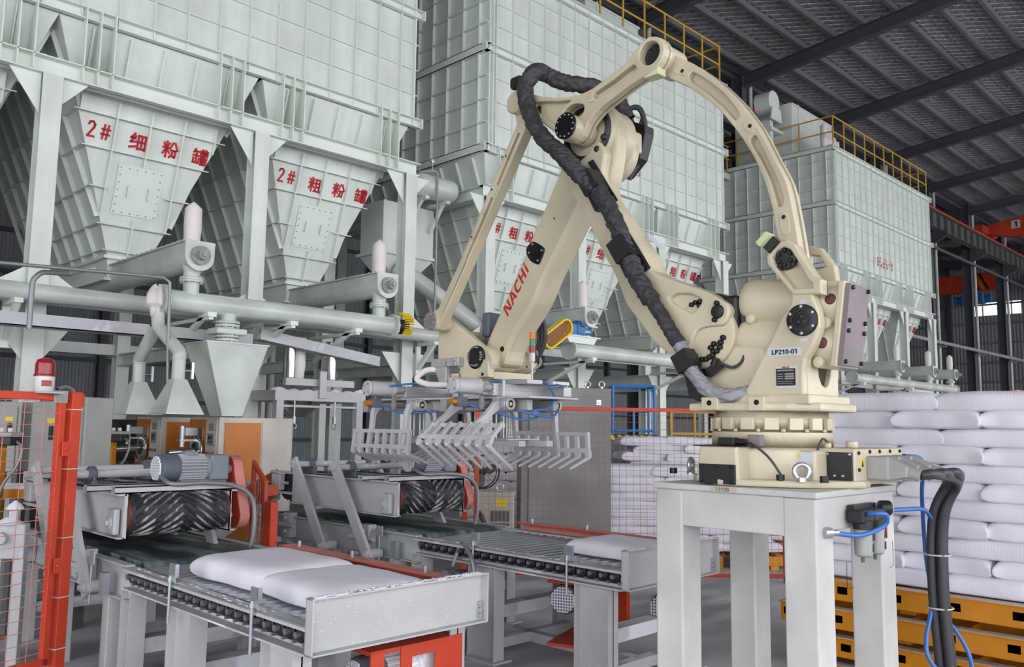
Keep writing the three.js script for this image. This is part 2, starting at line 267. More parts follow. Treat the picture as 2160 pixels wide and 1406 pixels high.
// overhead cranes
function crane(x, z0, z1, y, label) {
  const t = thing('overhead_crane', label, 'crane', [x, y, (z0 + z1) / 2]);
  mesh('girder', PX([z0, y + 0.25, z0 + 1.9, y - 0.15, z1, y - 0.15, z1, y + 1.05, z0 + 2.3, y + 1.05, z0 + 0.3, y + 0.75], x - 0.3, x + 0.3, 0.02), M.red, t);
  mesh('end_carriage', [RB(x - 1.3, x + 1.3, y + 0.2, y + 0.62, z0 - 0.2, z0 + 0.3, 0.05), disc([x - 0.9, y + 0.2, z0 - 0.1], [x - 0.9, y + 0.2, z0 + 0.2], 0.22), disc([x + 0.9, y + 0.2, z0 - 0.1], [x + 0.9, y + 0.2, z0 + 0.2], 0.22)], M.red, t);
  return t;
}
{
  const a = crane(53, -14.6, -2.5, 12.75, 'red overhead crane girder with plate 1 and slanting hazard stripes near the roof');
  mesh('number_plate', B(52.66, 52.68, 13.1, 13.55, -13.15, -12.7), M.white, a);
  mesh('number', place(text('1', 0.3), [52.65, 13.18, -13.02], ...NX), M.black, a);
  for (let i = 0; i < 4; i++) mesh('hazard_stripe', PX([-11.6 + i * 0.28, 12.62, -11.46 + i * 0.28, 12.62, -11.0 + i * 0.28, 13.78, -11.14 + i * 0.28, 13.78], 52.68, 52.695, 0), i % 2 ? M.black : M.yellow, a);
  const b = crane(62, -33, -15.9, 11.3, 'red overhead crane beyond the columns of the second bay');
  for (let i = 0; i < 4; i++) mesh('hazard_stripe', PX([-17.9 + i * 0.3, 11.2, -17.75 + i * 0.3, 11.2, -18.3 + i * 0.3, 12.3, -18.45 + i * 0.3, 12.3], 61.68, 61.695, 0), i % 2 ? M.black : M.yellow, b);
  const h = mesh('hoist', [RB(61.4, 62.2, 10.3, 10.95, -18.6, -17.2, 0.08), C([61.8, 10.6, -19.1], [61.8, 10.6, -16.8], 0.25, 16), B(61.75, 61.85, 10.9, 11.2, -18.3, -17.5)], M.blue, b);
}

// ---------- lettering painted with a brush: strokes on a 100 x 100 grid ----------
const GLYPH = {
  '2': [[20, 80, 30, 95, 60, 98, 78, 82, 72, 62, 20, 5, 82, 5]],
  '3': [[20, 85, 40, 98, 68, 92, 74, 74, 60, 56, 40, 53], [60, 53, 80, 38, 76, 14, 50, 3, 18, 14]],
  '#': [[36, 95, 24, 5], [74, 95, 62, 5], [12, 66, 92, 66], [8, 34, 88, 34]],
  '细': [[28, 98, 8, 70, 34, 70], [34, 84, 8, 44, 40, 50], [4, 12, 42, 22], [52, 90, 52, 6], [52, 88, 95, 88, 95, 6], [52, 50, 95, 50], [52, 10, 95, 10], [73, 88, 73, 10]],
  '粉': [[8, 88, 16, 70], [42, 90, 34, 72], [4, 60, 48, 60], [26, 98, 26, 2], [25, 56, 6, 22], [27, 54, 46, 30], [64, 96, 48, 56], [76, 96, 96, 54], [54, 48, 86, 48, 82, 8, 70, 12], [68, 48, 64, 24, 50, 4]],
  '罐': [[16, 96, 6, 74], [12, 82, 44, 82], [4, 56, 46, 56], [26, 82, 26, 10], [8, 40, 8, 10, 44, 10], [44, 40, 44, 10], [52, 88, 98, 88], [64, 98, 64, 78], [84, 98, 84, 78], [54, 74, 72, 74, 72, 60, 54, 60, 54, 74], [78, 74, 96, 74, 96, 60, 78, 60, 78, 74], [62, 52, 56, 38], [60, 46, 60, 2], [60, 44, 96, 44], [60, 31, 94, 31], [60, 18, 94, 18], [60, 4, 98, 4], [78, 54, 78, 4]],
  '粗': [[8, 88, 16, 70], [42, 90, 34, 72], [4, 60, 48, 60], [26, 98, 26, 2], [25, 56, 6, 22], [27, 54, 46, 30], [60, 90, 60, 6], [60, 88, 88, 88, 88, 6], [60, 62, 88, 62], [60, 36, 88, 36], [48, 6, 98, 6]],
  '成': [[10, 80, 90, 80], [14, 80, 12, 30, 2, 4], [14, 54, 42, 54, 38, 18, 28, 20], [56, 98, 62, 50, 92, 4, 96, 22], [84, 60, 66, 24, 44, 6], [72, 98, 82, 88]],
  '品': [[30, 96, 30, 60], [30, 94, 72, 94, 72, 60], [30, 63, 72, 63], [6, 46, 6, 4], [6, 44, 42, 44, 42, 4], [6, 8, 42, 8], [58, 46, 58, 4], [58, 44, 94, 44, 94, 4], [58, 8, 94, 8]],
  '仓': [[50, 98, 30, 72, 4, 52], [50, 98, 70, 72, 96, 52], [28, 56, 70, 56, 68, 32, 56, 34], [28, 56, 28, 8, 80, 8, 84, 26]],
};
function writing(s, h, gap = 1.15, wk = 11) {                      // flat strokes in local x,y, starting at 0,0
  const out = []; let x = 0;
  for (const ch of s) {
    if (ch === ' ') { x += h * 0.6; continue; }
    const narrow = '23#'.includes(ch) ? 0.62 : 1;
    for (const st of GLYPH[ch]) { const p = pairs(st).map(([a, b]) => [x + a / 100 * h * narrow, b / 100 * h]); for (let i = 1; i < p.length; i++) { const [ax, ay] = p[i - 1], [bx, by] = p[i], L = Math.hypot(bx - ax, by - ay), w = h * wk / 100; const g = new THREE.BoxGeometry(L + w * 0.8, w, 0.002).rotateZ(Math.atan2(by - ay, bx - ax)); out.push(g.translate((ax + bx) / 2, (ay + by) / 2, 0.001)); } }
    x += h * gap * (narrow < 1 ? 0.72 : 1);
  }
  return out;
}

// ---------- the silos ----------
const ZF = -10, ZB = -14.3;
function silo(x0, label, words, opts = {}) {
  const W = 7.41, x1 = x0 + W, Y0 = 6.2, Y1 = 9.63, t = thing('silo', label, 'silo', [x0 + W / 2, 0, (ZF + ZB) / 2]);
  mesh('wall_plate', B(x0, x1, Y0, Y1, ZF - 0.01, ZF), M.silo, t); mesh('wall_plate', B(x0, x0 + 0.01, Y0, Y1, ZB, ZF - 0.01), M.silo, t);
  mesh('wall_plate', B(x1 - 0.01, x1, Y0, Y1, ZB, ZF - 0.01), M.silo, t); mesh('wall_plate', B(x0, x1, Y0, Y1, ZB, ZB + 0.01), M.silo, t);
  mesh('top_plate', B(x0 - 0.02, x1 + 0.02, Y1, Y1 + 0.02, ZB, ZF), M.silo, t);
  const rib = (...a) => bar('rib', ...a, M.siloPlain, t);
  for (let k = 0; k < 18; k++) { const x = x1 - 0.27 - 0.41 * k; if (x > x0 + 0.05) rib(x - 0.006, x + 0.006, Y0, Y1, ZF, ZF + 0.045); }
  for (const x of [x0 + 0.004, x1 - 0.004, x0 + 0.1]) rib(x - 0.01, x + 0.01, Y0, Y1, ZF, ZF + 0.05);
  const HY = [6.71, 7.11, 7.52, 8.45, 8.85, 9.25];
  for (const y of HY) { rib(x0 - 0.07, x1 + 0.07, y - 0.005, y + 0.005, ZF, ZF + 0.035); rib(x0 - 0.07, x0, y - 0.007, y + 0.007, ZB, ZF + 0.02); rib(x1, x1 + 0.07, y - 0.007, y + 0.007, ZB, ZF + 0.02); }
  for (let k = 0; k < 11; k++) { const z = ZF - 0.17 - 0.41 * k; if (z > ZB) { rib(x0 - 0.06, x0, Y0, Y1, z - 0.008, z + 0.008); rib(x1, x1 + 0.06, Y0, Y1, z - 0.008, z + 0.008); } }
  for (const y of [6.26, 8.0, 9.57]) {                             // channel bands round the box, with drilled end lugs
    mesh('band', [B(x0 - 0.12, x1 + 0.12, y - 0.07, y + 0.07, ZF, ZF + 0.012), B(x0 - 0.12, x1 + 0.12, y + 0.058, y + 0.07, ZF, ZF + 0.09), B(x0 - 0.12, x1 + 0.12, y - 0.07, y - 0.058, ZF, ZF + 0.09)], M.siloPlain, t);
    mesh('band', [B(x0 - 0.1, x0 - 0.088, y - 0.07, y + 0.07, ZB, ZF + 0.1), B(x0 - 0.1, x0, y + 0.058, y + 0.07, ZB, ZF + 0.1), B(x0 - 0.1, x0, y - 0.07, y - 0.058, ZB, ZF + 0.1)], M.siloPlain, t);
    mesh('lug', [...[x0 - 0.12, x1 + 0.13].map((x) => PX([ZF, y - 0.08, ZF + 0.1, y - 0.08, ZF + 0.1, y + 0.08, ZF, y + 0.08], x - 0.008, x + 0.008, 0, [circ(ZF + 0.05, y, 0.018, 12)]))], M.siloPlain, t);
  }
  // supporting frame: beam, columns, gussets
  const yb0 = 5.43, yb1 = 5.63, zb = ZF;
  mesh('beam', [B(x0 - 0.05, x1 + 0.1, yb0, yb1, zb - 0.006, zb + 0.006), B(x0 - 0.05, x1 + 0.12, yb1 - 0.014, yb1, zb - 0.1, zb + 0.1), B(x0 - 0.05, x1 + 0.1, yb0, yb0 + 0.014, zb - 0.1, zb + 0.1)], M.siloPlain, t);
  mesh('beam', [B(x0 + 0.044, x0 + 0.056, yb0, yb1, ZB, ZF), B(x0 - 0.05, x0 + 0.15, yb1 - 0.014, yb1, ZB, ZF), B(x0 - 0.05, x0 + 0.15, yb0, yb0 + 0.014, ZB, ZF)], M.siloPlain, t);
  mesh('beam', [B(x0, x1, yb0, yb1, ZB - 0.05, ZB + 0.05)], M.siloPlain, t);
  const cols = [0.05, 2.375, 4.895, 7.365].map((d) => x0 + d);
  for (const x of cols) for (const z of [ZF, (ZF + ZB) / 2, ZB]) {
    if (z !== ZF && (x === cols[1] || x === cols[2]) && z !== ZB) continue;
    const c = mesh('column', [B(x - 0.102, x + 0.102, 0, yb0, z - 0.008 + 0.09, z + 0.008 + 0.09), B(x - 0.102, x + 0.102, 0, yb0, z - 0.115, z - 0.1), B(x - 0.006, x + 0.006, 0, yb0, z - 0.1, z + 0.09)], M.silo, t);
    if (z === ZF) {
      const G = [PZ([x - 0.102, yb0, x - 0.42, yb0, x - 0.102, 4.98], z + 0.02, z + 0.032, 0), PZ([x + 0.102, yb0, x + 0.38, yb0, x + 0.102, 5.12], z + 0.02, z + 0.032, 0)];
      for (const g of G) mesh('gusset', g, M.siloPlain, c);
      mesh('gusset', PZ([x - 0.102, 3.3, x - 0.4, 3.1, x - 0.4, 3.06, x + 0.4, 3.06, x + 0.4, 3.1, x + 0.102, 3.3], z + 0.02, z + 0.032, 0), M.siloPlain, c);
      mesh('gusset', PZ([x - 0.102, 2.3, x - 0.42, 2.72, x + 0.42, 2.72, x + 0.102, 2.3], z + 0.02, z + 0.032, 0), M.siloPlain, c);
    }
    mesh('foot_plate', B(x - 0.2, x + 0.2, 0, 0.02, z - 0.2, z + 0.2), M.siloPlain, c);
  }
  mesh('tie_beam', [B(x0, x1, 2.9, 3.06, ZF - 0.006, ZF + 0.006), B(x0, x1, 3.048, 3.06, ZF - 0.09, ZF + 0.09)], M.silo, t);
  mesh('tie_beam', [B(x0, x1, 2.72, 2.9, ZB - 0.01, ZB + 0.01), B(x0, x1, 2.72, 2.735, ZB - 0.09, ZB + 0.09)], M.silo, t);
  for (const x of cols) mesh('tie_beam', [B(x - 0.006, x + 0.006, 2.55, 2.75, ZB, ZF - 0.12), B(x - 0.08, x + 0.08, 2.55, 2.565, ZB, ZF - 0.12), B(x - 0.08, x + 0.08, 2.735, 2.75, ZB, ZF - 0.12)], M.silo, t);
  // three hoppers
  const SL = 0.335, zf = (y) => ZF - 0.012 - (6.2 - y) * SL, ang = Math.atan(SL), hw = (y) => 0.245 + (y - 3.68) * 0.387, sang = Math.atan(0.387);
  [1.2, 3.635, 6.13].forEach((d, i) => {
    const c = x0 + d, h = mesh('hopper', frustum([c - 1.22, c + 1.22, ZB + 0.05, zf(6.2), 6.2], [c - 0.245, c + 0.245, -13.3, zf(3.68), 3.68]), M.silo, t);
    const flat = (n, xa, xb, ya, yb, th, m = M.siloPlain) => { const L = (yb - ya) / Math.cos(ang), ym = (ya + yb) / 2; const b = bar(n, xa, xb, -L / 2, L / 2, 0, th, m, h, [ang, 0, 0]); const o = origin.get(t); b.position.set((xa + xb) / 2 - o.x, ym + Math.sin(0) - o.y, zf(ym) + th / 2 - o.z); return b; };
    for (const dx of [-0.85, -0.43, -0.03, 0.38, 0.79]) { const low = Math.max(3.72, 3.68 + (Math.abs(dx) - 0.245) / 0.387 + 0.03); for (const [a, b] of dx === -0.03 ? [[low, 4.15], [4.79, 5.43], [5.66, 6.15]] : [[low, 5.43], [5.66, 6.15]]) if (b > a) flat('rib', c + dx - 0.008, c + dx + 0.008, a, b, 0.055); }
    for (const y of [5.27, 4.9, 4.47, 4.06, 3.76]) { const w = hw(y); if (y === 4.47) { flat('rib', c - w - 0.06, c - 0.38, y - 0.006, y + 0.006, 0.06); flat('rib', c + 0.3, c + w + 0.06, y - 0.006, y + 0.006, 0.06); } else flat('rib', c - w - 0.06, c + w + 0.06, y - 0.006, y + 0.006, 0.06); }
    // stiffeners across beam and skirt
    for (const q of [-0.96, -0.8, -0.64, 0.65, 0.81, 0.97]) { if (i === 0 && q < -0.9 && x0 < 1) continue; const x = c + q; mesh('stiffener', PX([ZF + 0.1, 5.45, ZF + 0.1, 6.34, ZF, 6.34, zf(6.2) - 0.02, 6.2, zf(5.7) - 0.02, 5.64, ZF + 0.01, 5.62, ZF + 0.01, 5.45], x - 0.007, x + 0.007, 0), M.siloPlain, t); }
    if (opts.far) { for (let k = 1; k < 8; k++) { const z = -10.4 - 0.45 * k, L = 2.7; const b = bar('rib', -0.05, 0, -L / 2, L / 2, z - 0.01, z + 0.01, M.siloPlain, h, [0, 0, sang]); const o = origin.get(t); b.position.x = c - hw(4.95) - 0.02 - o.x; b.position.y = 4.95 - o.y; } }
    else {
      for (let k = 0; k < 9; k++) { const z = -10.3 - 0.42 * k, low = Math.max(3.7, 6.25 - (-10.012 - z) / SL), L = (6.15 - low) / Math.cos(sang), ym = (6.15 + low) / 2; for (const s of [-1, 1]) { const b = bar('rib', -0.06, 0, -L / 2, L / 2, z - 0.009, z + 0.009, M.siloPlain, h, [0, 0, s < 0 ? sang : -sang]); const o = origin.get(t); b.position.x = c + s * (hw(ym) + 0.025) - o.x; b.position.y = ym - o.y; } }
      for (const y of [5.27, 4.9, 4.47, 4.06, 3.76]) bar('rib', c - hw(y) - 0.06, c - hw(y), y - 0.006, y + 0.006, -13.9 + (6.2 - y) * 0.25, zf(y), M.siloPlain, h);
    }
    // bolted hatch
    const ft = (n, geos, m, p = h) => { const g = fuse(geos); g.rotateX(ang); g.translate(c - 0.035, 4.485, zf(4.485)); return mesh(n, g, m, p); };
    ft('hatch', RB(-0.275, 0.275, -0.305, 0.305, 0, 0.014, 0.004), M.siloPlain);
    const bl = []; for (let a = 0; a < 6; a++) for (let b = 0; b < 7; b++) if (a % 5 === 0 || b % 6 === 0) bl.push(hexBolt([-0.245 + a * 0.098, -0.275 + b * 0.0917, 0.012], [-0.245 + a * 0.098, -0.275 + b * 0.0917, 0.026], 0.009));
    ft('bolt', bl, M.greyLight).userData.kind = 'stuff';
    for (const s of [-0.12, 0.13]) ft('handle', [B(s - 0.012, s + 0.012, -0.07, 0.07, 0.035, 0.045), B(s - 0.012, s + 0.012, -0.07, -0.055, 0.012, 0.04), B(s - 0.012, s + 0.012, 0.055, 0.07, 0.012, 0.04)], M.siloPlain);
    // outlet collar
    mesh('outlet', [frustum([c - 0.25, c + 0.25, -13.3, zf(3.68), 3.69], [c - 0.2, c + 0.2, -13.25, zf(3.5) - 0.03, 3.42]), B(c - 0.3, c + 0.3, 3.66, 3.7, -13.35, zf(3.68) + 0.05), B(c - 0.26, c + 0.26, 3.4, 3.43, -13.3, zf(3.5) + 0.02)], M.siloPlain, h);
    const wd = words[i];
    if (wd) { const chars = wd.split(' '), xs = [-0.74, -0.24, 0.16, 0.55]; chars.forEach((s, k) => { if (!s) return; const hgt = k ? 0.2 : 0.185, g = fuse(writing(s, hgt, 1.2, 14)); g.rotateX(ang); const y = 4.97 + (k ? 0 : 0.03); g.translate(c + xs[k], y, zf(y) + 0.002); mesh('lettering', g, M.letterRed, h); }); }
  });
  if (opts.wall) { const [s, x, y, hgt] = opts.wall; const g = fuse(writing(s, hgt, 1.35, 11)); g.translate(x, y, ZF + 0.003); mesh('lettering', g, M.letterRed, t); }
  return t;
}
silo(0.36, 'pale green steel silo above the screw conveyors, lettered 2# in red on its hoppers', ['2# 粗 粉 罐', '2# 细 粉 罐', '2# 粗 粉 罐']);
silo(9.33, 'pale green steel silo behind the robot arm, lettered 3# in red', ['3# 粗 粉 罐', '3# 细 粉 罐', '3# 粗 粉 罐'], { wall: ['成品仓', 12.46, 6.7, 0.32] });
silo(22.62, 'smaller looking silo at the far end with a small red sign on its wall', [' 粗 粉 罐', ' 细 粉 罐', ' 粗 粉 罐'], { far: 1, wall: ['#成品仓', 25.2, 6.62, 0.33] });

// yellow guard rails on top of the silos
function guardRail(x0, x1, y, label, sideTo) {
  const t = thing('guard_rail', label, 'railing', [(x0 + x1) / 2, y, ZF]), r = 0.022;
  mesh('top_rail', [C([x0, y + 0.9, ZF], [x1, y + 0.9, ZF], r, 8), C([x0, y + 0.9, ZF], [x0, y + 0.9, sideTo], r, 8), C([x1, y + 0.9, ZF], [x1, y + 0.9, ZF - 1.2], r, 8)], M.rail, t);
  mesh('middle_rail', [C([x0, y + 0.45, ZF], [x1, y + 0.45, ZF], r, 8), C([x0, y + 0.45, ZF], [x0, y + 0.45, sideTo], r, 8), C([x1, y + 0.45, ZF], [x1, y + 0.45, ZF - 1.2], r, 8)], M.rail, t);
  for (let i = 0; i <= 10; i++) { const x = x0 + (x1 - x0) * i / 10; mesh('post', C([x, y, ZF], [x, y + 0.9, ZF], r, 8), M.rail, t); }
  for (let z = ZF - 1; z > sideTo - 0.1; z -= 1) mesh('post', C([x0, y, z], [x0, y + 0.9, z], r, 8), M.rail, t);
  mesh('post', C([x1, y, ZF - 1.2], [x1, y + 0.9, ZF - 1.2], r, 8), M.rail, t);
  return t;
}
guardRail(9.4, 16.7, 9.63, 'yellow tube guard rail on top of the silo behind the robot', -14);
guardRail(22.7, 29.95, 9.63, 'yellow tube guard rail on top of the far silo', -14.2);
{ // walkway between the silos with its own rail
  const t = thing('walkway', 'steel walkway bridging the gap between the two silos beside the robot arc', 'walkway', [19.6, 8.9, -13]);
  mesh('deck', [B(16.8, 22.5, 9.4, 9.45, -14.2, -13.2), B(16.8, 22.5, 9.25, 9.42, -13.2, -13.15), B(16.8, 22.5, 9.25, 9.42, -14.25, -14.2)], M.silo, t);
  mesh('rail', [C([16.8, 10.3, -13.2], [22.5, 10.3, -13.2], 0.022, 8), C([16.8, 9.9, -13.2], [22.5, 9.9, -13.2], 0.022, 8)], M.rail, t);
  for (let x = 16.9; x < 22.6; x += 1.1) mesh('post', C([x, 9.4, -13.2], [x, 10.3, -13.2], 0.022, 8), M.rail, t);
}
{ // dust filters standing on the silos
  const f = (x0, x1, y1, z0, z1, label) => { const t = thing('dust_filter', label, 'dust filter', [(x0 + x1) / 2, 9.65, (z0 + z1) / 2]); mesh('casing', [RB(x0, x1, 9.65, y1, z0, z1, 0.03), B(x0 - 0.02, x1 + 0.02, y1 - 0.08, y1 - 0.03, z0 - 0.02, z1 + 0.02)], M.silo, t); mesh('rib', [B(x0 + 0.35, x0 + 0.38, 9.65, y1, z1, z1 + 0.04)], M.siloPlain, t); return t; };
  f(13.3, 15.2, 10.9, -12.6, -11.2, 'green filter casing on the roof of the silo behind the robot');
  const t = f(22.9, 25.6, 11.35, -13.2, -11.3, 'tall green filter casing on top of the far silo behind its yellow rail');
  mesh('fan_housing', [disc([22.4, 11.3, -11.6], [22.4, 11.3, -12.1], 0.32), PZ([22.1, 10.7, 22.75, 10.7, 22.7, 11.1, 22.2, 11.1], -11.6, -11.55, 0.005), B(22.3, 22.5, 9.65, 10.75, -12.1, -11.7), B(22.2, 22.9, 10.4, 10.5, -12.1, -11.6)], M.siloPlain, t);
  f(26.6, 28.6, 10.7, -12.6, -11.4, 'low green filter box on the far silo');
  for (let i = 0; i < 5; i++) single('filter_bag', ['tallest', 'second tallest', 'middle', 'second shortest', 'shortest'][i] + ' of five white filter bags in a row behind the far yellow rail', 'filter bag', lathe([[0, 0], [0.09, 0], [0.1, 0.5], [0.09, 0.8 - i * 0.08], [0.03, 0.86 - i * 0.08], [0, 0.86 - i * 0.08]], 12).translate(23.1 + i * 0.2, 9.65, -10.45), M.sock, 'white filter bags on the far silo');
}

// ---------- screw conveyors, header pipes, hoppers ----------
const flange = (a, b, r, n = 10, br = 0.009) => { a = vec(a); b = vec(b); const d = b.clone().sub(a).normalize(), o = [disc(a, b, r, 28, 0.003)], u = Math.abs(d.y) > 0.9 ? V(1, 0, 0) : V(0, 1, 0), w = new THREE.Vector3().crossVectors(d, u).normalize(), v = new THREE.Vector3().crossVectors(w, d); for (let i = 0; i < n; i++) { const q = i / n * 6.283, p = w.clone().multiplyScalar(Math.cos(q) * (r - 0.018)).addScaledVector(v, Math.sin(q) * (r - 0.018)); o.push(hexBolt(a.clone().add(p).addScaledVector(d, -0.014), b.clone().add(p).addScaledVector(d, 0.014), br)); } return o; };
function headerPipe(x0, x1, z, y, r, label, ports) {
  const t = thing('header_pipe', label, 'pipe', [(x0 + x1) / 2, y - r, z]);
  mesh('barrel', C([x0, y, z], [x1, y, z], r, 32), M.pipe, t);
  mesh('end_flange', [flange([x0 - 0.02, y, z], [x0 + 0.01, y, z], r + 0.045), flange([x0 + 0.012, y, z], [x0 + 0.035, y, z], r + 0.045)], M.pipe, t);
  mesh('end_flange', [flange([x1 - 0.02, y, z], [x1 + 0.02, y, z], r + 0.04), C([x1, y, z], [x1 + 0.07, y, z], 0.05, 16)], M.pipe, t);
  for (const p of ports) mesh('port', [C([p, y + r * 0.5, z], [p, y + r + 0.11, z], 0.085, 24), flange([p, y + r + 0.1, z], [p, y + r + 0.125, z], 0.125, 10)], M.pipe, t);
  for (const p of [x0 + 0.5, (x0 + x1) / 2, x1 - 0.6]) mesh('bracket', [B(p - 0.05, p + 0.05, y - r - 0.03, y - r + 0.02, z - 0.12, z + 0.12), beam([p, y - r, z - 0.02], [p, y - r - 0.35, z - 0.9], 0.05, 0.05), B(p - 0.025, p + 0.025, y - r - 0.06, y - r - 0.02, z - 1.0, z + 0.1)], M.siloPlain, t);
  return t;
}
const hz = -8.9;
headerPipe(3.66, 6.68, hz, 2.95, 0.115, 'pale green header pipe above the orange doored packing machine', [3.96, 6.46]);
headerPipe(10.2, 17.4, hz, 2.9, 0.12, 'pale green header pipe with the blue gear motor, behind the robot wrist', [10.54, 13.0, 15.5]);
headerPipe(20.9, 28.4, hz, 3.0, 0.12, 'pale green header pipe below the far silo, seen over the white sacks', [23.8, 26.25, 28.1]);
{ const t = thing('conveying_pipe', 'long pale green pipe running behind the header pipe along the silo columns', 'pipe', [6, 2.85, -9.62]);
  mesh('barrel', C([-3, 2.97, -9.62], [10.0, 2.97, -9.62], 0.095, 28), M.pipe, t);
  for (const x of [2.45, 5.1, 7.9]) mesh('bracket', [B(x - 0.04, x + 0.04, 2.83, 2.88, -9.88, -9.45), beam([x, 2.85, -9.5], [x, 2.5, -9.86], 0.06, 0.06), B(x - 0.04, x + 0.04, 2.4, 2.9, -9.9, -9.86)], M.siloPlain, t);
  for (const x of [4.6, 9.2]) mesh('joint', flange([x - 0.02, 2.97, -9.62], [x + 0.02, 2.97, -9.62], 0.135), M.pipe, t); }
function screw(x, label, sockLabel, grp) {
  const y = 3.44, z1 = -8.74, t = thing('screw_conveyor', label, 'screw conveyor', [x, 3.08, -11]);
  const U = []; for (let i = 0; i <= 14; i++) { const a = Math.PI + i / 14 * Math.PI; U.push(x + 0.14 * Math.cos(a), y + 0.14 * Math.sin(a)); }
  mesh('trough', PZ([...U, x + 0.14, y + 0.14, x - 0.14, y + 0.14], -13.3, z1, 0.004), M.pipe, t);
  mesh('lid', [B(x - 0.18, x + 0.18, y + 0.14, y + 0.155, -13.3, z1)], M.pipe, t);
  const bl = []; for (let z = -10.6; z < z1; z += 0.14) for (const s of [-0.165, 0.165]) bl.push(hexBolt([x + s, y + 0.15, z], [x + s, y + 0.172, z], 0.009)); mesh('bolt', bl, M.greyLight, t).userData.kind = 'stuff';
  mesh('end_plate', [PZ([...circ(x, y, 0.165, 32).slice(32), x + 0.165, y + 0.16, x - 0.165, y + 0.16], z1, z1 + 0.02, 0.003)], M.pipe, t);
  mesh('bearing', [flange([x, y, z1 + 0.02], [x, y, z1 + 0.06], 0.105, 6, 0.012), C([x, y, z1 + 0.05], [x, y, z1 + 0.13], 0.055, 20), C([x, y, z1 + 0.13], [x, y, z1 + 0.16], 0.03, 12)], M.greyLight, t);
  mesh('drop', [lathe([[0.085, 0], [0.09, 0.12], [0.13, 0.24]], 24).translate(x, 3.18, hz), flange([x, 3.19, hz], [x, 3.215, hz], 0.125)], M.pipe, t);
  const s = single('filter_sock', sockLabel, 'filter sock', [lathe([[0, 0.47], [0.04, 0.44], [0.09, 0.39], [0.095, 0.2], [0.085, 0]], 6).translate(x - 0.02, y + 0.155, hz)], M.sock, null);
  return t;
}
screw(3.96, 'pale green screw conveyor under the first lettered hopper, nearest the gate', 'tall white filter sock standing on the screw conveyor beside the lettered hopper');
screw(6.46, 'pale green screw conveyor under the second lettered hopper, left of the robot', 'white filter sock on the screw conveyor above the yellow chain guard');
screw(10.54, 'pale green screw conveyor seen behind the robot forearm', 'white filter sock behind the robot forearm above the blue motor');
for (const [x, l, s] of [[23.8, 'first', 'first'], [26.25, 'second', 'second'], [28.1, 'third', 'third']]) screw(x, l + ' small screw conveyor under the far silo, counted from the robot', s + ' of the three white filter socks below the far silo, counted from the robot');
{ // gear motor with a yellow chain guard on the header behind the robot
  const t = thing('gear_motor', 'blue gear motor with yellow perforated chain guard on the header pipe behind the robot wrist', 'motor', [10.3, 3.02, hz]);
  const y = 3.22; mesh('body', [C([10.28, y, hz], [10.55, y, hz], 0.1, 20), RB(9.98, 10.28, y - 0.12, y + 0.1, hz - 0.11, hz + 0.11, 0.03), B(10.34, 10.46, y + 0.08, y + 0.16, hz - 0.06, hz + 0.06)], M.blue, t);
  mesh('cooling_fins', Array.from({ length: 16 }, (_, i) => { const a = i / 16 * 6.283; return beam([10.3, y + 0.1 * Math.sin(a), hz + 0.1 * Math.cos(a)], [10.52, y + 0.1 * Math.sin(a), hz + 0.1 * Math.cos(a)], 0.012, 0.03); }), M.blue, t);
  mesh('fan_cover', disc([10.55, y, hz], [10.68, y, hz], 0.115, 24, 0.03), M.blue, t);
  mesh('mount', [frustum([9.95, 10.75, hz - 0.14, hz + 0.14, y - 0.1], [10.05, 10.65, hz - 0.14, hz + 0.14, y - 0.22]), B(9.9, 10.8, y - 0.115, y - 0.095, hz - 0.16, hz + 0.16)], M.siloPlain, t);
  const a = [hz + 0.25, y + 0.02], cap = (r, n = 12) => { const f = []; for (let i = 0; i <= n; i++) { const q = -Math.PI / 2 + i / n * Math.PI; f.push(0.22 + r * Math.cos(q), r * Math.sin(q)); } for (let i = 0; i <= n; i++) { const q = Math.PI / 2 + i / n * Math.PI; f.push(-0.22 + r * Math.cos(q), r * Math.sin(q)); } return f; };
  const put = (g) => g.rotateZ(32 * D).rotateY(0).translate(9.72, 3.1, hz + 0.16);
  mesh('chain_guard', put(PZ(cap(0.14), -0.06, 0.06, 0.01, [cap(0.105)])), M.yellowBright, t);
  const web = []; for (let i = -12; i <= 12; i++) web.push(B(i * 0.028 - 0.003, i * 0.028 + 0.003, -0.108 * Math.min(1, Math.sqrt(Math.max(0.05, 1 - Math.max(0, Math.abs(i * 0.028) - 0.22) ** 2 / 0.011))), 0.108 * Math.min(1, Math.sqrt(Math.max(0.05, 1 - Math.max(0, Math.abs(i * 0.028) - 0.22) ** 2 / 0.011))), 0.035, 0.04));
  for (let j = -4; j <= 4; j++) web.push(B(-0.3 + Math.abs(j) * 0.02, 0.3 - Math.abs(j) * 0.02, j * 0.024 - 0.003, j * 0.024 + 0.003, 0.035, 0.04));
  const wg = fuse(web); mesh('guard_mesh', put(wg), M.yellow, t).userData.kind = 'stuff';
  mesh('back_plate', put(PZ(cap(0.12), -0.06, -0.05, 0)), M.greyDark, t);
}
{ // yellow guard at the end of the first header
  const t = thing('end_guard', 'black coupling under a curved yellow guard at the end of the header pipe', 'guard', [6.86, 2.82, hz]), a = [];
  for (let i = 0; i < 14; i++) { const q = -0.9 + i / 13 * 2.6; a.push(beam([6.78, 2.97 + 0.15 * Math.sin(q), hz + 0.15 * Math.cos(q)], [6.92, 2.97 + 0.15 * Math.sin(q), hz + 0.15 * Math.cos(q)], 0.035, 0.01, V(0, -Math.cos(q), Math.sin(q)))); }
  mesh('hood', a, M.yellowBright, t); mesh('coupling', [disc([6.75, 2.95, hz], [6.9, 2.95, hz], 0.1)], M.black, t);
}
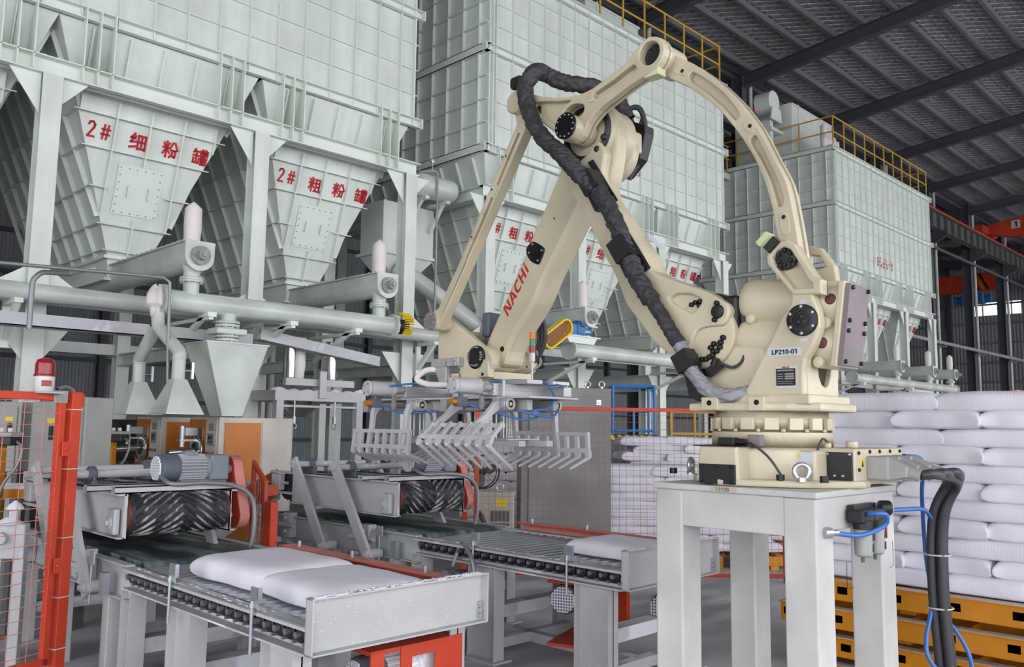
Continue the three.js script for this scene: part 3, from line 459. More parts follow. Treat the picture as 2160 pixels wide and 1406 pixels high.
{ // dust collector with its air tank between the silos
  const t = thing('air_tank', 'pale green air tank on brackets with a thin pipe, between two silos', 'tank', [8.65, 5.2, -10.6]), z = -10.6;
  mesh('vessel', lathe([[0, -0.45], [0.1, -0.44], [0.18, -0.4], [0.2, -0.34], [0.2, 0.34], [0.18, 0.4], [0.1, 0.44], [0, 0.45]], 28).rotateZ(Math.PI / 2).translate(8.72, 5.56, z), M.pipe, t);
  mesh('bracket', [beam([8.5, 5.36, z], [8.5, 4.95, z - 0.35], 0.05, 0.05), beam([8.95, 5.36, z], [8.95, 4.9, z - 0.35], 0.05, 0.05), B(8.46, 8.54, 5.32, 5.37, z - 0.4, z + 0.12), B(8.91, 8.99, 5.32, 5.37, z - 0.4, z + 0.12)], M.siloPlain, t);
  mesh('thin_pipe', [tube([[8.3, 5.72, z + 0.12], [8.55, 5.78, z + 0.2], [8.62, 5.75, z + 0.22], [8.62, 5.5, z + 0.22], [8.62, 3.1, z + 0.22]], 0.02, 8, 60, 0.1)], M.greyLight, t);
  const g = mesh('gauge', [C([8.52, 5.78, z + 0.2], [8.52, 5.92, z + 0.2], 0.008, 6), disc([8.52, 5.94, z + 0.17], [8.52, 5.94, z + 0.22], 0.04)], M.zinc, t);
  const c = thing('dust_duct', 'pale green duct box narrowing to a slanting pipe behind the robot', 'duct', [8.5, 3.0, -11]);
  mesh('box', [B(8.0, 9.05, 4.45, 5.3, -11.6, -10.98), B(7.95, 9.1, 4.42, 4.47, -11.65, -10.93)], M.silo, c);
  mesh('cone', frustum([8.0, 9.05, -11.6, -10.98, 4.42], [8.35, 8.6, -11.4, -11.15, 3.95]), M.silo, c);
  mesh('slanting_pipe', tube([[8.4, 4.15, -11], [8.5, 4.05, -10.8], [9.0, 3.6, -10.4], [9.75, 2.95, -9.9]], 0.14, 20, 40), M.pipe, c);
  mesh('pipe_flange', flange([8.38, 4.17, -11.04], [8.41, 4.14, -10.98], 0.19), M.pipe, c);
}
// ---------- weighing hopper, hoods and packing machines ----------
{
  const t = thing('weigh_hopper', 'tall green tapering hopper hanging above the orange doored packing machine', 'hopper', [4.42, 1.73, -8.75]);
  mesh('cone', frustum([4.03, 4.75, -9.15, -8.6, 2.52], [4.3, 4.53, -9.0, -8.72, 1.73]), M.pipe, t);
  mesh('rim', [B(4.02, 4.76, 2.51, 2.525, -9.16, -8.59)], M.pipe, t);
  mesh('inlet_valve', [C([4.4, 2.52, hz], [4.4, 2.86, hz], 0.09, 24), flange([4.4, 2.56, hz], [4.4, 2.585, hz], 0.135), flange([4.4, 2.6, hz], [4.4, 2.62, hz], 0.135), flange([4.4, 2.72, hz], [4.4, 2.745, hz], 0.135), flange([4.4, 2.755, hz], [4.4, 2.775, hz], 0.135), RB(4.22, 4.58, 2.63, 2.7, hz - 0.13, hz + 0.13, 0.02)], M.pipe, t);
  mesh('powder_heap', lathe([[0, 0.06], [0.08, 0.045], [0.16, 0.012], [0.2, 0]], 20).translate(4.44, 2.522, hz), M.powder, t);
}
function hood(x, z, pts, label) {
  const t = thing('dust_hood', label, 'dust hood', [x + 0.19, 1.74, z - 0.21]);
  mesh('canopy', [frustum([x + 0.125, x + 0.255, z - 0.275, z - 0.145, 2.09], [x, x + 0.38, z - 0.42, z, 1.75]), B(x - 0.005, x + 0.385, 1.735, 1.752, z - 0.425, z + 0.005)], M.pipe, t);
  mesh('duct', [tube(pts, 0.066, 20, 60, 0.35), ring([x + 0.19, 2.29, z - 0.21], [x + 0.19, 2.3, z - 0.21], 0.06, 0.07)], M.pipe, t);
  mesh('damper', [C([x + 0.25, 2.18, z - 0.2], [x + 0.33, 2.18, z - 0.2], 0.008, 6), B(x + 0.32, x + 0.345, 2.1, 2.27, z - 0.22, z - 0.19)], M.zinc, t);
  return t;
}
hood(3.5, -8.27, [[3.69, 2.08, -8.48], [3.69, 2.3, -8.48], [3.69, 2.38, -8.5], [3.64, 2.6, -8.82], [3.62, 2.68, -8.88], [3.62, 2.95, -8.93]], 'pyramid dust hood on a bent pipe, the nearer one above the filling spout');
hood(3.5, -9.28, [[3.69, 2.08, -9.49], [3.69, 2.28, -9.49], [3.68, 2.36, -9.46], [3.64, 2.6, -9.05], [3.62, 2.68, -8.93]], 'pyramid dust hood on a bent pipe, the one farther behind');
{ // cloth tied round the duct
  const g = new THREE.SphereGeometry(0.13, 28, 22), p = g.attributes.position; for (let i = 0; i < p.count; i++) { const x = p.getX(i), y = p.getY(i), z = p.getZ(i), a = Math.atan2(z, x), k = 1 + 0.16 * Math.sin(a * 5) + 0.25 * fbm(x * 12, y * 12, z * 12, 3), w = y > -0.02 ? 0.85 : 0.55; p.setXYZ(i, x * k * w, y * 1.35 * (1 + 0.2 * Math.sin(a * 2)), z * k * w); } g.computeVertexNormals();
  single('white_cloth', 'crumpled white cloth tied round the joint of the bent pipes', 'cloth', g.translate(3.6, 2.9, -8.9), M.sock);
}
{ // flat bar and small pipe in front of the silo columns
  const t = thing('cable_pipe', 'thin grey pipe rail crossing in front of the first silo column', 'pipe', [2.5, 2.6, -8.6]);
  mesh('rail', [tube([[-2, 2.86, -8.6], [1.5, 3.04, -8.6], [3.5, 3.13, -8.6], [3.6, 3.1, -8.6], [3.62, 2.4, -8.6], [3.64, 2.0, -8.6]], 0.018, 8, 80, 0.05)], M.conduit, t);
  mesh('bent_conduit', [tube([[2.37, 2.5, -8.75], [2.37, 2.95, -8.75], [2.45, 3.05, -8.75], [2.7, 3.07, -8.75]], 0.025, 8, 40, 0.2), beam([2.68, 3.07, -8.75], [2.9, 3.14, -8.7], 0.05, 0.03)], M.conduit, t);
  const c = thing('cable_tray', 'dark dusty cable tray under the pale green pipes', 'cable tray', [4, 2.55, -9.25]);
  mesh('tray', [B(0, 4.9, 2.58, 2.71, -9.26, -9.25), B(0, 4.9, 2.58, 2.59, -9.45, -9.25), beam([5.0, 2.72, -9.25], [6.75, 2.5, -9.25], 0.012, 0.13), beam([5.0, 2.66, -9.33], [6.75, 2.44, -9.33], 0.2, 0.01)], M.convDust, c);
}
function packer(X, Z, label) {
  const t = thing('packing_machine', label, 'packing machine', [X + 0.42, 0, Z - 0.34]);
  mesh('cabinet', [RB(X, X + 0.86, 0.12, 1.715, Z - 0.7, Z, 0.012), B(X + 0.04, X + 0.82, 0, 0.12, Z - 0.66, Z - 0.04)], M.machineCream, t);
  const d = mesh('door', RB(X + 0.06, X + 0.47, 0.35, 1.66, Z, Z + 0.012, 0.004), M.orange, t); mesh('handle', RB(X + 0.09, X + 0.11, 0.95, 1.1, Z + 0.012, Z + 0.035, 0.005), M.black, d);
  mesh('side_panel', RB(X + 0.49, X + 0.84, 0.3, 1.68, Z, Z + 0.006, 0.003), M.machineCream, t);
  const f = mesh('front_panel', [B(X - 0.008, X, 1.22, 1.69, Z - 0.68, Z - 0.3), B(X - 0.006, X, 0.3, 1.2, Z - 0.68, Z - 0.3)], M.orange, t);
  mesh('plate', B(X - 0.012, X - 0.004, 1.25, 1.6, Z - 0.6, Z - 0.36), M.stainless, f);
  const c = mesh('control_panel', RB(X - 0.014, X, 0.9, 1.69, Z - 0.27, Z - 0.03, 0.004), M.machineCream, t);
  mesh('display', [B(X - 0.02, X - 0.012, 1.57, 1.65, Z - 0.2, Z - 0.09), B(X - 0.022, X - 0.012, 1.42, 1.55, Z - 0.22, Z - 0.08)], M.grey, c);
  mesh('screen', B(X - 0.024, X - 0.02, 1.45, 1.53, Z - 0.2, Z - 0.1), M.blackGloss, c);
  for (let r = 0; r < 3; r++) for (let k = 0; k < 3; k++) mesh('button', disc([X - 0.03, 1.34 - r * 0.1, Z - 0.22 + k * 0.07], [X - 0.012, 1.34 - r * 0.1, Z - 0.22 + k * 0.07], 0.018, 12), [[M.redLamp, M.green, M.redLamp], [M.black, M.green, M.green], [M.black, M.black, M.redLamp]][r][k], c);
  const s = mesh('spout', [C([X - 0.34, 1.34, Z - 0.42], [X, 1.36, Z - 0.42], 0.03, 16, 0.04), ring([X - 0.06, 1.36, Z - 0.42], [X - 0.03, 1.36, Z - 0.42], 0.08, 0.15, 28)], M.stainless, t);
  mesh('bag_clamp', [C([X - 0.2, 1.4, Z - 0.42], [X - 0.2, 1.62, Z - 0.42], 0.028, 12), B(X - 0.24, X, 1.46, 1.48, Z - 0.46, Z - 0.38), B(X - 0.18, X - 0.05, 1.52, 1.6, Z - 0.47, Z - 0.38)], M.zinc, s);
  mesh('hose', tube([[X - 0.02, 1.0, Z - 0.55], [X - 0.18, 1.2, Z - 0.55], [X - 0.3, 1.1, Z - 0.5], [X - 0.32, 0.85, Z - 0.45]], 0.022, 8), M.cable, t);
  return t;
}
packer(4.1, -8.36, 'packing machine with cream cabinet and wide orange door under the green hopper');
packer(4.05, -9.68, 'packing machine partly hidden under the dust hoods, behind the first one');
{ // stainless weighing frame behind
  const t = thing('weighing_frame', 'dusty stainless weighing frame with vertical tubes and hanging hooks behind the cabinet', 'weighing frame', [5.9, 0, -9.6]);
  const q = (x0, x1, y0, y1, z0, z1) => RB(x0, x1, y0, y1, z0, z1, 0.006);
  for (const [x, z] of [[5.3, -9.3], [6.46, -9.3], [5.55, -10.3], [6.7, -10.3]]) mesh('leg', q(x - 0.05, x + 0.05, 0, 2.0, z - 0.05, z + 0.05), M.convClean, t);
  mesh('top_bar', [q(5.22, 6.54, 1.94, 2.07, -9.36, -9.24), q(5.5, 6.75, 1.94, 2.07, -10.36, -10.24), q(5.25, 5.37, 1.94, 2.07, -10.3, -9.3), q(6.4, 6.52, 1.94, 2.07, -10.3, -9.3)], M.convClean, t);
  mesh('weigh_bar', [q(5.38, 6.38, 2.13, 2.22, -9.36, -9.28), q(5.3, 6.42, 1.86, 1.89, -9.3, -9.27), q(5.82, 5.92, 1.98, 2.32, -9.24, -9.21)], M.convClean, t);
  for (const [x, z] of [[5.5, -9.4], [6.1, -9.4], [5.75, -9.9], [5.2, -9.9]]) mesh('tube', [C([x, 2.2, z], [x, 2.72, z], 0.06, 20), disc([x, 2.2, z], [x, 2.23, z], 0.09), disc([x, 2.7, z], [x, 2.72, z], 0.08)], M.stainless, t);
  mesh('funnel', lathe([[0.3, 0.32], [0.32, 0.3], [0.3, 0.15], [0.14, 0]], 28).translate(5.85, 1.75, -9.8), M.stainless, t);
  mesh('sleeve', lathe([[0.09, 0], [0.11, 0.2], [0.1, 0.5], [0.12, 0.55]], 16).translate(5.68, 2.2, -9.55), M.sock, t);
  for (const x of [5.5, 6.08]) mesh('hook', [C([x, 1.75, -9.26], [x, 2.0, -9.26], 0.012, 8), C([x, 1.66, -9.26], [x, 1.75, -9.26], 0.025, 10), new THREE.TorusGeometry(0.032, 0.01, 8, 16).translate(x, 1.63, -9.26)], M.steel, t);
  const hp = []; for (let i = 0; i < 7; i++) hp.push(lathe([[0, 0.05], [0.06, 0.035], [0.13, 0]], 12).scale(rnd(0.7, 1.3), rnd(0.6, 1.2), 0.5).translate(5.3 + i * 0.2, 2.06, -9.3)); mesh('powder_heap', hp, M.powder, t).userData.kind = 'stuff';
}
// ---------- motors ----------
function motor(label, p, dir, L, r, m, opt = {}) {                 // axis along x when dir = 1 or -1: fan cover at the -dir end
  const t = thing('motor', label, 'motor', p, { own: 1, turn: opt.turn ?? (dir < 0 ? Math.PI : 0) });
  mesh('fan_cover', [lathe([[0, 0], [r * 0.92, 0.004], [r * 1.04, 0.03], [r * 1.06, L * 0.26], [r * 0.98, L * 0.28]], 24).rotateZ(-Math.PI / 2)], opt.fan ?? M.motorDark, t);
  const gr = []; for (let i = -4; i <= 4; i++) { const w = Math.sqrt(Math.max(0, 0.8 - (i / 5) ** 2)) * r; gr.push(B(-0.006, 0.004, i * r / 5 - 0.003, i * r / 5 + 0.003, -w, w), B(-0.006, 0.004, -w, w, i * r / 5 - 0.003, i * r / 5 + 0.003)); } mesh('grille', gr, M.powder, t).userData.kind = 'stuff';
  mesh('body', [C([L * 0.27, 0, 0], [L * 0.66, 0, 0], r * 0.86, 22), RB(L * 0.36, L * 0.56, r * 0.6, r * 1.25, -r * 0.4, r * 0.4, 0.01)], m, t);
  const fins = []; for (let i = 0; i < 26; i++) { const a = i / 26 * 6.283; fins.push(beam([L * 0.28, r * 0.93 * Math.sin(a), r * 0.93 * Math.cos(a)], [L * 0.65, r * 0.93 * Math.sin(a), r * 0.93 * Math.cos(a)], r * 0.06, r * 0.22, V(0, Math.sin(a), Math.cos(a)))); } mesh('cooling_fins', fins, opt.fin ?? m, t).userData.kind = 'stuff';
  mesh('gearbox', [disc([L * 0.65, 0, 0], [L * 0.72, 0, 0], r * 1.02, 24), RB(L * 0.7, L * 0.97, -r * 0.98, r * 0.98, -r * 0.92, r * 0.92, 0.015), C([L * 0.97, -r * 0.2, 0], [L * 1.06, -r * 0.2, 0], r * 0.35, 16), B(L * 0.3, L * 0.95, -r * 1.12, -r * 0.9, -r * 0.7, r * 0.7)], m, t);
  return t;
}
// ---------- presses, belts, roller conveyors ----------
const L1 = 2.05, L2 = 4.27;
function rollerConveyor(X, label) {
  const t = thing('roller_conveyor', label, 'roller conveyor', [X + 0.52, 0, -4.3]), z0 = -5.33, z1 = -3.29;
  const ch = (x, s) => [B(x, x + s * 0.07, 0.775, 0.785, z0, z1), B(x, x + s * 0.07, 0.655, 0.665, z0, z1), B(x + s * 0.062, x + s * 0.07, 0.655, 0.785, z0, z1), B(x, x + s * 0.006, 0.76, 0.785, z0, z1)];
  mesh('side_rail', ch(X, 1), M.convDust, t); mesh('side_rail', ch(X + 1.04, -1), M.conv, t);
  mesh('guide_strip', [RB(X + 0.95, X + 1.06, 0.84, 0.852, -5.15, -3.32, 0.003), B(X + 1.05, X + 1.06, 0.78, 0.85, -5.15, -3.32)], M.redDust, t);
  mesh('guide_edge', B(X + 0.945, X + 0.951, 0.842, 0.85, -5.15, -3.32), M.red, t);
  for (const z of [-5, -4.4, -3.7]) mesh('stud', hexBolt([X + 1, 0.85, z], [X + 1, 0.89, z], 0.012), M.zinc, t);
  const rg = fuse(C([X + 0.07, 0.745, 0], [X + 0.97, 0.745, 0], 0.031, 16)), bg = fuse([disc([X + 0.018, 0.735, 0], [X + 0.04, 0.735, 0], 0.036, 18), PX([-0.044, 0.69, 0.044, 0.69, 0.044, 0.72, 0.034, 0.772, -0.034, 0.772, -0.044, 0.72], X + 0.036, X + 0.06, 0.004)]), sg = fuse([C([X - 0.006, 0.735, 0], [X + 0.03, 0.735, 0], 0.015, 10), C([X + 0.015, 0.697, 0.036], [X + 0.05, 0.697, 0.036], 0.01, 8)]);
  const fg = fuse(PX(circ(0, 0.735, 0.04, 12), X + 0.98, X + 1.03, 0.004));
  const O = origin.get(t); for (const g of [rg, bg, sg, fg]) g.translate(-O.x, -O.y, -O.z);
  for (let i = 0; i < 22; i++) { const z = -5.26 + i * 0.0905; for (const [n, g, m] of [['roller', rg, M.zinc], ['bearing', bg, M.black], ['shaft_end', sg, M.steel], ['bearing', fg, M.black]]) { const r = new THREE.Mesh(g, m); r.name = n; r.position.z = z; r.castShadow = r.receiveShadow = true; t.add(r); } }
  mesh('end_plate', [RB(X, X + 1.04, 0.66, 0.905, z1, z1 + 0.008, 0.002), B(X, X + 0.008, 0.66, 0.905, z1, z1 + 0.055), B(X + 1.032, X + 1.04, 0.66, 0.905, z1, z1 + 0.055), B(X, X + 1.04, 0.897, 0.905, z1, z1 + 0.05), B(X, X + 1.04, 0.66, 0.668, z1, z1 + 0.055)].map((g) => g.translate(0, 0, 0)), M.convClean, t);
  const pd = []; for (let i = 0; i < 170; i++) pd.push(new THREE.SphereGeometry(rnd(0.003, 0.007), 6, 4).scale(2.2, 0.6, 1.6).translate(X + rnd(0.03, 1), 0.906, z1 + rnd(0.0, 0.045))); mesh('powder_heap', pd, M.powder, t).userData.kind = 'stuff';
  for (const [x, n] of [[X + 0.02, 1], [X + 1.01, 1]]) for (const y of [0.69, 0.72, 0.75]) mesh('bolt', [hexBolt([x, y, z1 + 0.005], [x, y, z1 + 0.03], 0.012), hexBolt([x + 0.02, y, z1 - 0.03], [x + 0.02, y, z1], 0.012)], M.zinc, t);
  const H = (x, za, zb) => [B(x - 0.05, x + 0.05, 0.012, 0.655, za, za + 0.009), B(x - 0.05, x + 0.05, 0.012, 0.655, zb - 0.009, zb), B(x - 0.004, x + 0.004, 0.012, 0.655, za, zb), B(x - 0.09, x + 0.09, 0, 0.012, za - 0.04, zb + 0.04)];
  for (const x of [X + 0.06, X + 0.98]) for (const [a, b] of [[-5.36, -5.22], [-4.7, -4.42], [-3.68, -3.4]]) mesh('leg', H(x, a, b), M.convClean, t);
  for (const z of [-5.29, -4.56, -3.54]) { mesh('cross_member', RB(X + 0.06, X + 0.98, 0.28, 0.37, z - 0.06, z + 0.06, 0.004), M.convDust, t); mesh('cross_member', RB(X + 0.06, X + 0.98, 0.06, 0.13, z - 0.04, z + 0.04, 0.004), M.convDust, t); }
  mesh('cross_member', [RB(X + 0.48, X + 0.56, 0.06, 0.13, -5.29, -3.54, 0.004)], M.convDust, t);
  for (const z of [-4.62, -3.72]) { const b = mesh('sensor_bracket', [B(X - 0.012, X - 0.004, 0.79, 0.89, z - 0.035, z + 0.035), B(X - 0.012, X + 0.03, 0.79, 0.796, z - 0.05, z + 0.05), B(X - 0.012, X + 0.01, 0.82, 0.89, z + 0.03, z + 0.037)], M.zinc, t); mesh('rod', [C([X - 0.02, 0.58, z], [X - 0.02, 0.83, z], 0.009, 8), hexBolt([X - 0.02, 0.8, z], [X - 0.02, 0.82, z], 0.016)], M.zinc, b); }
  mesh('powder_heap', Array.from({ length: 26 }, () => new THREE.SphereGeometry(rnd(0.004, 0.009), 6, 4).scale(1, 0.4, 3).translate(X + rnd(0.01, 0.06), 0.785, rnd(z0 + 0.1, z1 - 0.1))), M.powder, t).userData.kind = 'stuff';
  return t;
}
const rc = rollerConveyor(L1, 'grey roller conveyor carrying two white sacks, with a white end plate');
dup(rc, [L2 + 0.52, 0, -4.3], 'grey roller conveyor carrying one sack, running behind the white robot pedestal');
function beltConveyor(X, label) {
  const t = thing('belt_conveyor', label, 'belt conveyor', [X + 0.5, 0, -6.5]), z0 = -7.75, z1 = -5.3;
  const rail = (x, s) => [B(x, x + s * 0.008, 0.585, 0.795, z0, z1), B(x, x + s * 0.06, 0.787, 0.797, z0, z1), B(x, x + s * 0.05, 0.585, 0.593, z0, z1)];
  mesh('side_frame', rail(X + 0.06, -1), M.conv, t); mesh('side_frame', rail(X + 0.98, 1), M.conv, t);
  const lp = []; for (let i = 0; i <= 10; i++) { const q = Math.PI / 2 - i / 10 * Math.PI; lp.push(-5.36 + 0.075 * Math.cos(q), 0.725 + 0.075 * Math.sin(q)); } for (let i = 0; i <= 10; i++) { const q = -Math.PI / 2 - i / 10 * Math.PI; lp.push(-7.6 + 0.075 * Math.cos(q), 0.725 + 0.075 * Math.sin(q)); }
  mesh('belt', PX(lp, X + 0.12, X + 0.92, 0.003), M.belt, t);
  mesh('pulley', [C([X + 0.08, 0.725, -5.36], [X + 0.96, 0.725, -5.36], 0.05, 20), C([X + 0.08, 0.725, -7.6], [X + 0.96, 0.725, -7.6], 0.05, 20)], M.steel, t);
  for (const [x, z] of [[X + 0.06, -5.6], [X + 0.98, -5.6], [X + 0.06, -7.3], [X + 0.98, -7.3], [X + 0.06, -6.5], [X + 0.98, -6.5]]) mesh('leg', [RB(x - 0.05, x + 0.05, 0, 0.59, z - 0.05, z + 0.05, 0.005)], M.convClean, t);
  for (const z of [-5.6, -7.3]) mesh('cross_member', RB(X + 0.06, X + 0.98, 0.2, 0.28, z - 0.04, z + 0.04, 0.004), M.convDust, t);
  for (const z of [-7.2, -5.95]) mesh('tension_block', [RB(X - 0.03, X + 0.05, 0.6, 0.83, z - 0.06, z + 0.06, 0.006), C([X - 0.05, 0.72, z - 0.18], [X - 0.05, 0.72, z + 0.16], 0.02, 10), hexBolt([X - 0.06, 0.78, z], [X - 0.02, 0.78, z], 0.018), hexBolt([X - 0.06, 0.66, z], [X - 0.02, 0.66, z], 0.018)], M.convDust, t);
  const sb = mesh('sensor_bracket', [B(X - 0.05, X - 0.04, 0.76, 0.84, -5.76, -5.68), B(X - 0.05, X - 0.01, 0.6, 0.73, -5.56, -5.5), C([X - 0.045, 0.52, -5.72], [X - 0.045, 0.76, -5.72], 0.008, 8)], M.zinc, t);
  return t;
}
const bc = beltConveyor(L1, 'low belt conveyor with dark green dusty belt feeding the two sack conveyor');
dup(bc, [L2 + 0.5, 0, -6.5], 'low belt conveyor with dark green belt feeding the roller conveyor behind the pedestal');
function press(X, label, vee) {
  const t = thing('flattening_press', label, 'sack press', [X + 0.4, 0.93, -6.4]), xn = X + 0.07, xf = X + 0.76, z0 = -7.15, z1 = -5.52;
  const side = (x, s) => [B(x, x + 0.008, 0.925, 1.2, z0, z1), B(x, x + s * 0.05, 1.19, 1.2, z0, z1), B(x, x + s * 0.045, 0.925, 0.933, z0, z1), B(x, x + s * 0.012, 0.925, 1.2, z1 - 0.008, z1)];
  mesh('side_plate', side(xn, -1), M.convClean, t); mesh('side_plate', side(xf, 1), M.convClean, t);
  mesh('take_up', [B(xn - 0.04, xn + 0.01, 1.19, 1.21, -7.5, -7.1), B(xn - 0.04, xn + 0.01, 1.0, 1.02, -7.5, -7.1), RB(xn - 0.05, xn + 0.01, 1.03, 1.18, -7.46, -7.3, 0.01), hexBolt([xn - 0.02, 1.1, -7.3], [xn - 0.02, 1.1, -7.2], 0.014)], M.conv, t);
  // belt loop round two drums, with raised chevrons
  const cy = 1.065, R = 0.125, za = -5.6, zb = -7.3, half = Math.PI * R, run = za - zb, tot = 2 * half + 2 * run;
  const on = (s, h) => { s = ((s % tot) + tot) % tot; if (s < run) return [zb + s, cy + R + h]; s -= run; if (s < half) { const q = Math.PI / 2 - s / R; return [za + (R + h) * Math.cos(q), cy + (R + h) * Math.sin(q)]; } s -= half; if (s < run) return [za - s, cy - R - h]; s -= run; const q = -Math.PI / 2 - s / R; return [zb + (R + h) * Math.cos(q), cy + (R + h) * Math.sin(q)]; };
  const loop = []; for (let i = 0; i < 80; i++) { loop.push(...on(i / 80 * tot, 0)); }
  const belt = mesh('chevron_belt', PX(loop, xn + 0.03, xf - 0.03, 0.004), M.beltDark, t);
  const n = 74, xc = (xn + xf) / 2;
  for (let k = 0; k < n; k++) {
    const s0 = k / n * tot, mid = s0; if (mid > run + half + 0.35 && mid < tot - half) continue;
    const pos = [], idx = [], N = 22; for (let i = 0; i <= N; i++) { const x = xn + 0.05 + (xf - xn - 0.1) * i / N, s = s0 + vee * (Math.abs(x - xc) * 0.8 - 0.14), prof = [[-0.011, 0.0], [-0.006, 0.011], [0.006, 0.011], [0.011, 0.0]]; for (const [ds, h] of prof) { const [z, y] = on(s + ds, h); pos.push(x, y, z); } if (i) for (let j = 0; j < 3; j++) { const a = (i - 1) * 4 + j, b = i * 4 + j; idx.push(a, b, a + 1, b, b + 1, a + 1); } }
    const g = new THREE.BufferGeometry(); g.setAttribute('position', new THREE.Float32BufferAttribute(pos, 3)); g.setAttribute('uv', new THREE.Float32BufferAttribute(new Float32Array(pos.length / 3 * 2), 2)); g.setIndex(idx); g.computeVertexNormals(); mesh('cleat', g, M.chev, belt);
  }
  mesh('drum', [C([xn + 0.01, cy, za], [xf - 0.01, cy, za], 0.115, 28)], M.brown, t);
  for (const x of [xn - 0.03, xf + 0.03]) mesh('bearing', [disc([x - 0.03, cy - 0.05, za - 0.05], [x + 0.03, cy - 0.05, za - 0.05], 0.045, 20), RB(x - 0.02, x + 0.02, cy - 0.12, cy + 0.04, za - 0.1, za + 0.02, 0.01), C([x - 0.05, cy - 0.05, za - 0.05], [x + 0.05, cy - 0.05, za - 0.05], 0.02, 12)], M.conv, t);
  for (const z of [-5.62, -5.88]) { const s = 0.032, x0 = X - 0.06 + (z < -5.7 ? 0 : 0.08), x1 = X + 0.83; mesh('cross_tube', [B(x0, x1, 1.235, 1.241, z - s, z + s), B(x0, x1, 1.2, 1.206, z - s, z + s), B(x0, x1, 1.2, 1.241, z - s, z - s + 0.006), B(x0, x1, 1.2, 1.241, z + s - 0.006, z + s)], M.convClean, t); }
  for (const [zt, zb2] of [[-6.9, -6.4], [-6.25, -5.74]]) {
    const y = 1.29, sh = mesh('swing_shaft', C([X - 0.06, y, zt], [X + 0.8, y, zt], 0.028, 18), M.convDust, t);
    for (const x of [xn + 0.03, xf - 0.03]) mesh('pillow_block', [disc([x - 0.025, y, zt], [x + 0.025, y, zt], 0.055, 20), RB(x - 0.02, x + 0.02, 1.2, 1.25, zt - 0.09, zt + 0.09, 0.008), hexBolt([x, 1.24, zt + 0.07], [x, 1.27, zt + 0.07], 0.014)], M.motorDark, sh);
    for (const x of [X - 0.06, X + 0.83]) { const lv = mesh('lever', [beam([x, 1.33, zt - 0.03], [x, 0.57, zb2 + 0.02], 0.03, 0.1, V(0, 0, 1))], M.convClean, t); mesh('pivot', [disc([x - 0.03, y, zt], [x - 0.01, y, zt], 0.035, 16), disc([x - 0.035, 0.62, zb2], [x - 0.008, 0.62, zb2], 0.035, 16), hexBolt([x - 0.05, 0.62, zb2], [x - 0.03, 0.62, zb2], 0.02), C([x, 0.62, zb2], [x + (x < X + 0.4 ? 0.12 : -0.06), 0.62, zb2], 0.04, 16)], M.convDust, lv); }
  }
  const cap = (r) => { const f = []; for (let i = 0; i <= 12; i++) { const q = i / 12 * Math.PI; f.push(-5.8 + r * Math.cos(q), 1.32 + r * Math.sin(q)); } for (let i = 0; i <= 12; i++) { const q = Math.PI + i / 12 * Math.PI; f.push(-5.68 + r * Math.cos(q), 1.02 + r * Math.sin(q)); } return f; };
  const cg = mesh('chain_guard', [PX(cap(0.1), X + 0.87, X + 0.95, 0.01, [cap(0.088)]), PX(cap(0.1), X + 0.94, X + 0.95, 0.002)], M.red, t);
  mesh('guard_dust', PX(cap(0.102), X + 0.875, X + 0.945, 0.001, [cap(0.1)]), M.redDust, cg);
  mesh('chain', PX(cap(0.06), X + 0.9, X + 0.92, 0.002, [cap(0.045)]), M.chainGrey, cg);
  mesh('conduit', tube([[X + 0.35, 1.3, -5.72], [X + 0.38, 1.25, -5.58], [X + 0.6, 1.25, -5.56], [X + 0.82, 1.22, -5.56], [X + 0.95, 1.12, -5.56], [X + 0.97, 0.9, -5.56], [X + 0.95, 0.72, -5.6]], 0.016, 8, 60), M.conduit, t);
  return t;
}
press(L1, 'sack press with black chevron belt and pink chain guard beside the gate post', 1);
press(L2 - 0.08, 'sack press with black chevron belt and two slanting levers, below the gripper', -1);
motor('grey dusty gear motor lying on the chevron press beside the gate post', [L1 + 0.34, 1.345, -5.76], 1, 0.5, 0.09, M.motorGrey, { fin: M.convDust });
motor('grey dusty gear motor on the chevron press below the gripper fingers', [L2 - 0.08 + 0.34, 1.345, -5.76], 1, 0.5, 0.09, M.motorGrey, { fin: M.convDust });
function motorGuard(x, z, label, turn, sticker) {
  const t = thing('motor_guard', label, 'motor guard', [x, 0.13, z], { own: 1, turn });
  mesh('frame', [PZ([0.1, 0.0, 0.5, 0.0, 0.5, 0.45, 0.1, 0.45], -0.005, 0.005, 0.001, [[0.17, 0.12, 0.17, 0.39, 0.32, 0.39, 0.32, 0.12]]), B(-0.08, 0.0, 0.1, 0.44, -0.005, 0.005), B(-0.08, 0.5, 0.43, 0.45, -0.26, 0.0), B(0.49, 0.5, 0, 0.45, -0.26, 0), B(-0.08, 0.5, 0.0, 0.02, -0.26, 0)], M.red, t);
  if (sticker) { const s = mesh('warning_label', B(0.385, 0.455, 0.12, 0.23, 0.005, 0.007), M.yellowBright, t); mesh('symbol', [PZ([0.39, 0.165, 0.45, 0.165, 0.42, 0.215], 0.007, 0.008, 0, [[0.4, 0.17, 0.42, 0.205, 0.44, 0.17]]), B(0.416, 0.424, 0.174, 0.192, 0.007, 0.008), ...[0, 1].map((i) => B(0.395, 0.445, 0.135 + i * 0.012, 0.141 + i * 0.012, 0.007, 0.008))], M.black, s); }
  return t;
}
motorGuard(2.56, -3.4, 'orange red motor guard with yellow warning sticker under the white end plate', 0, true);
motor('motor with white dusty fins behind the orange red guard with the sticker', [2.5, 0.42, -3.56], 1, 0.52, 0.1, M.powder, { fan: M.motorDark });
motorGuard(4.72, -3.95, 'orange red motor guard under the roller conveyor behind the pedestal', 0.35, false);
motor('dark dusty motor behind the orange red guard under the far roller conveyor', [4.6, 0.45, -4.06], 1, 0.5, 0.1, M.motorGrey, { fin: M.convDust, turn: 0.35 });
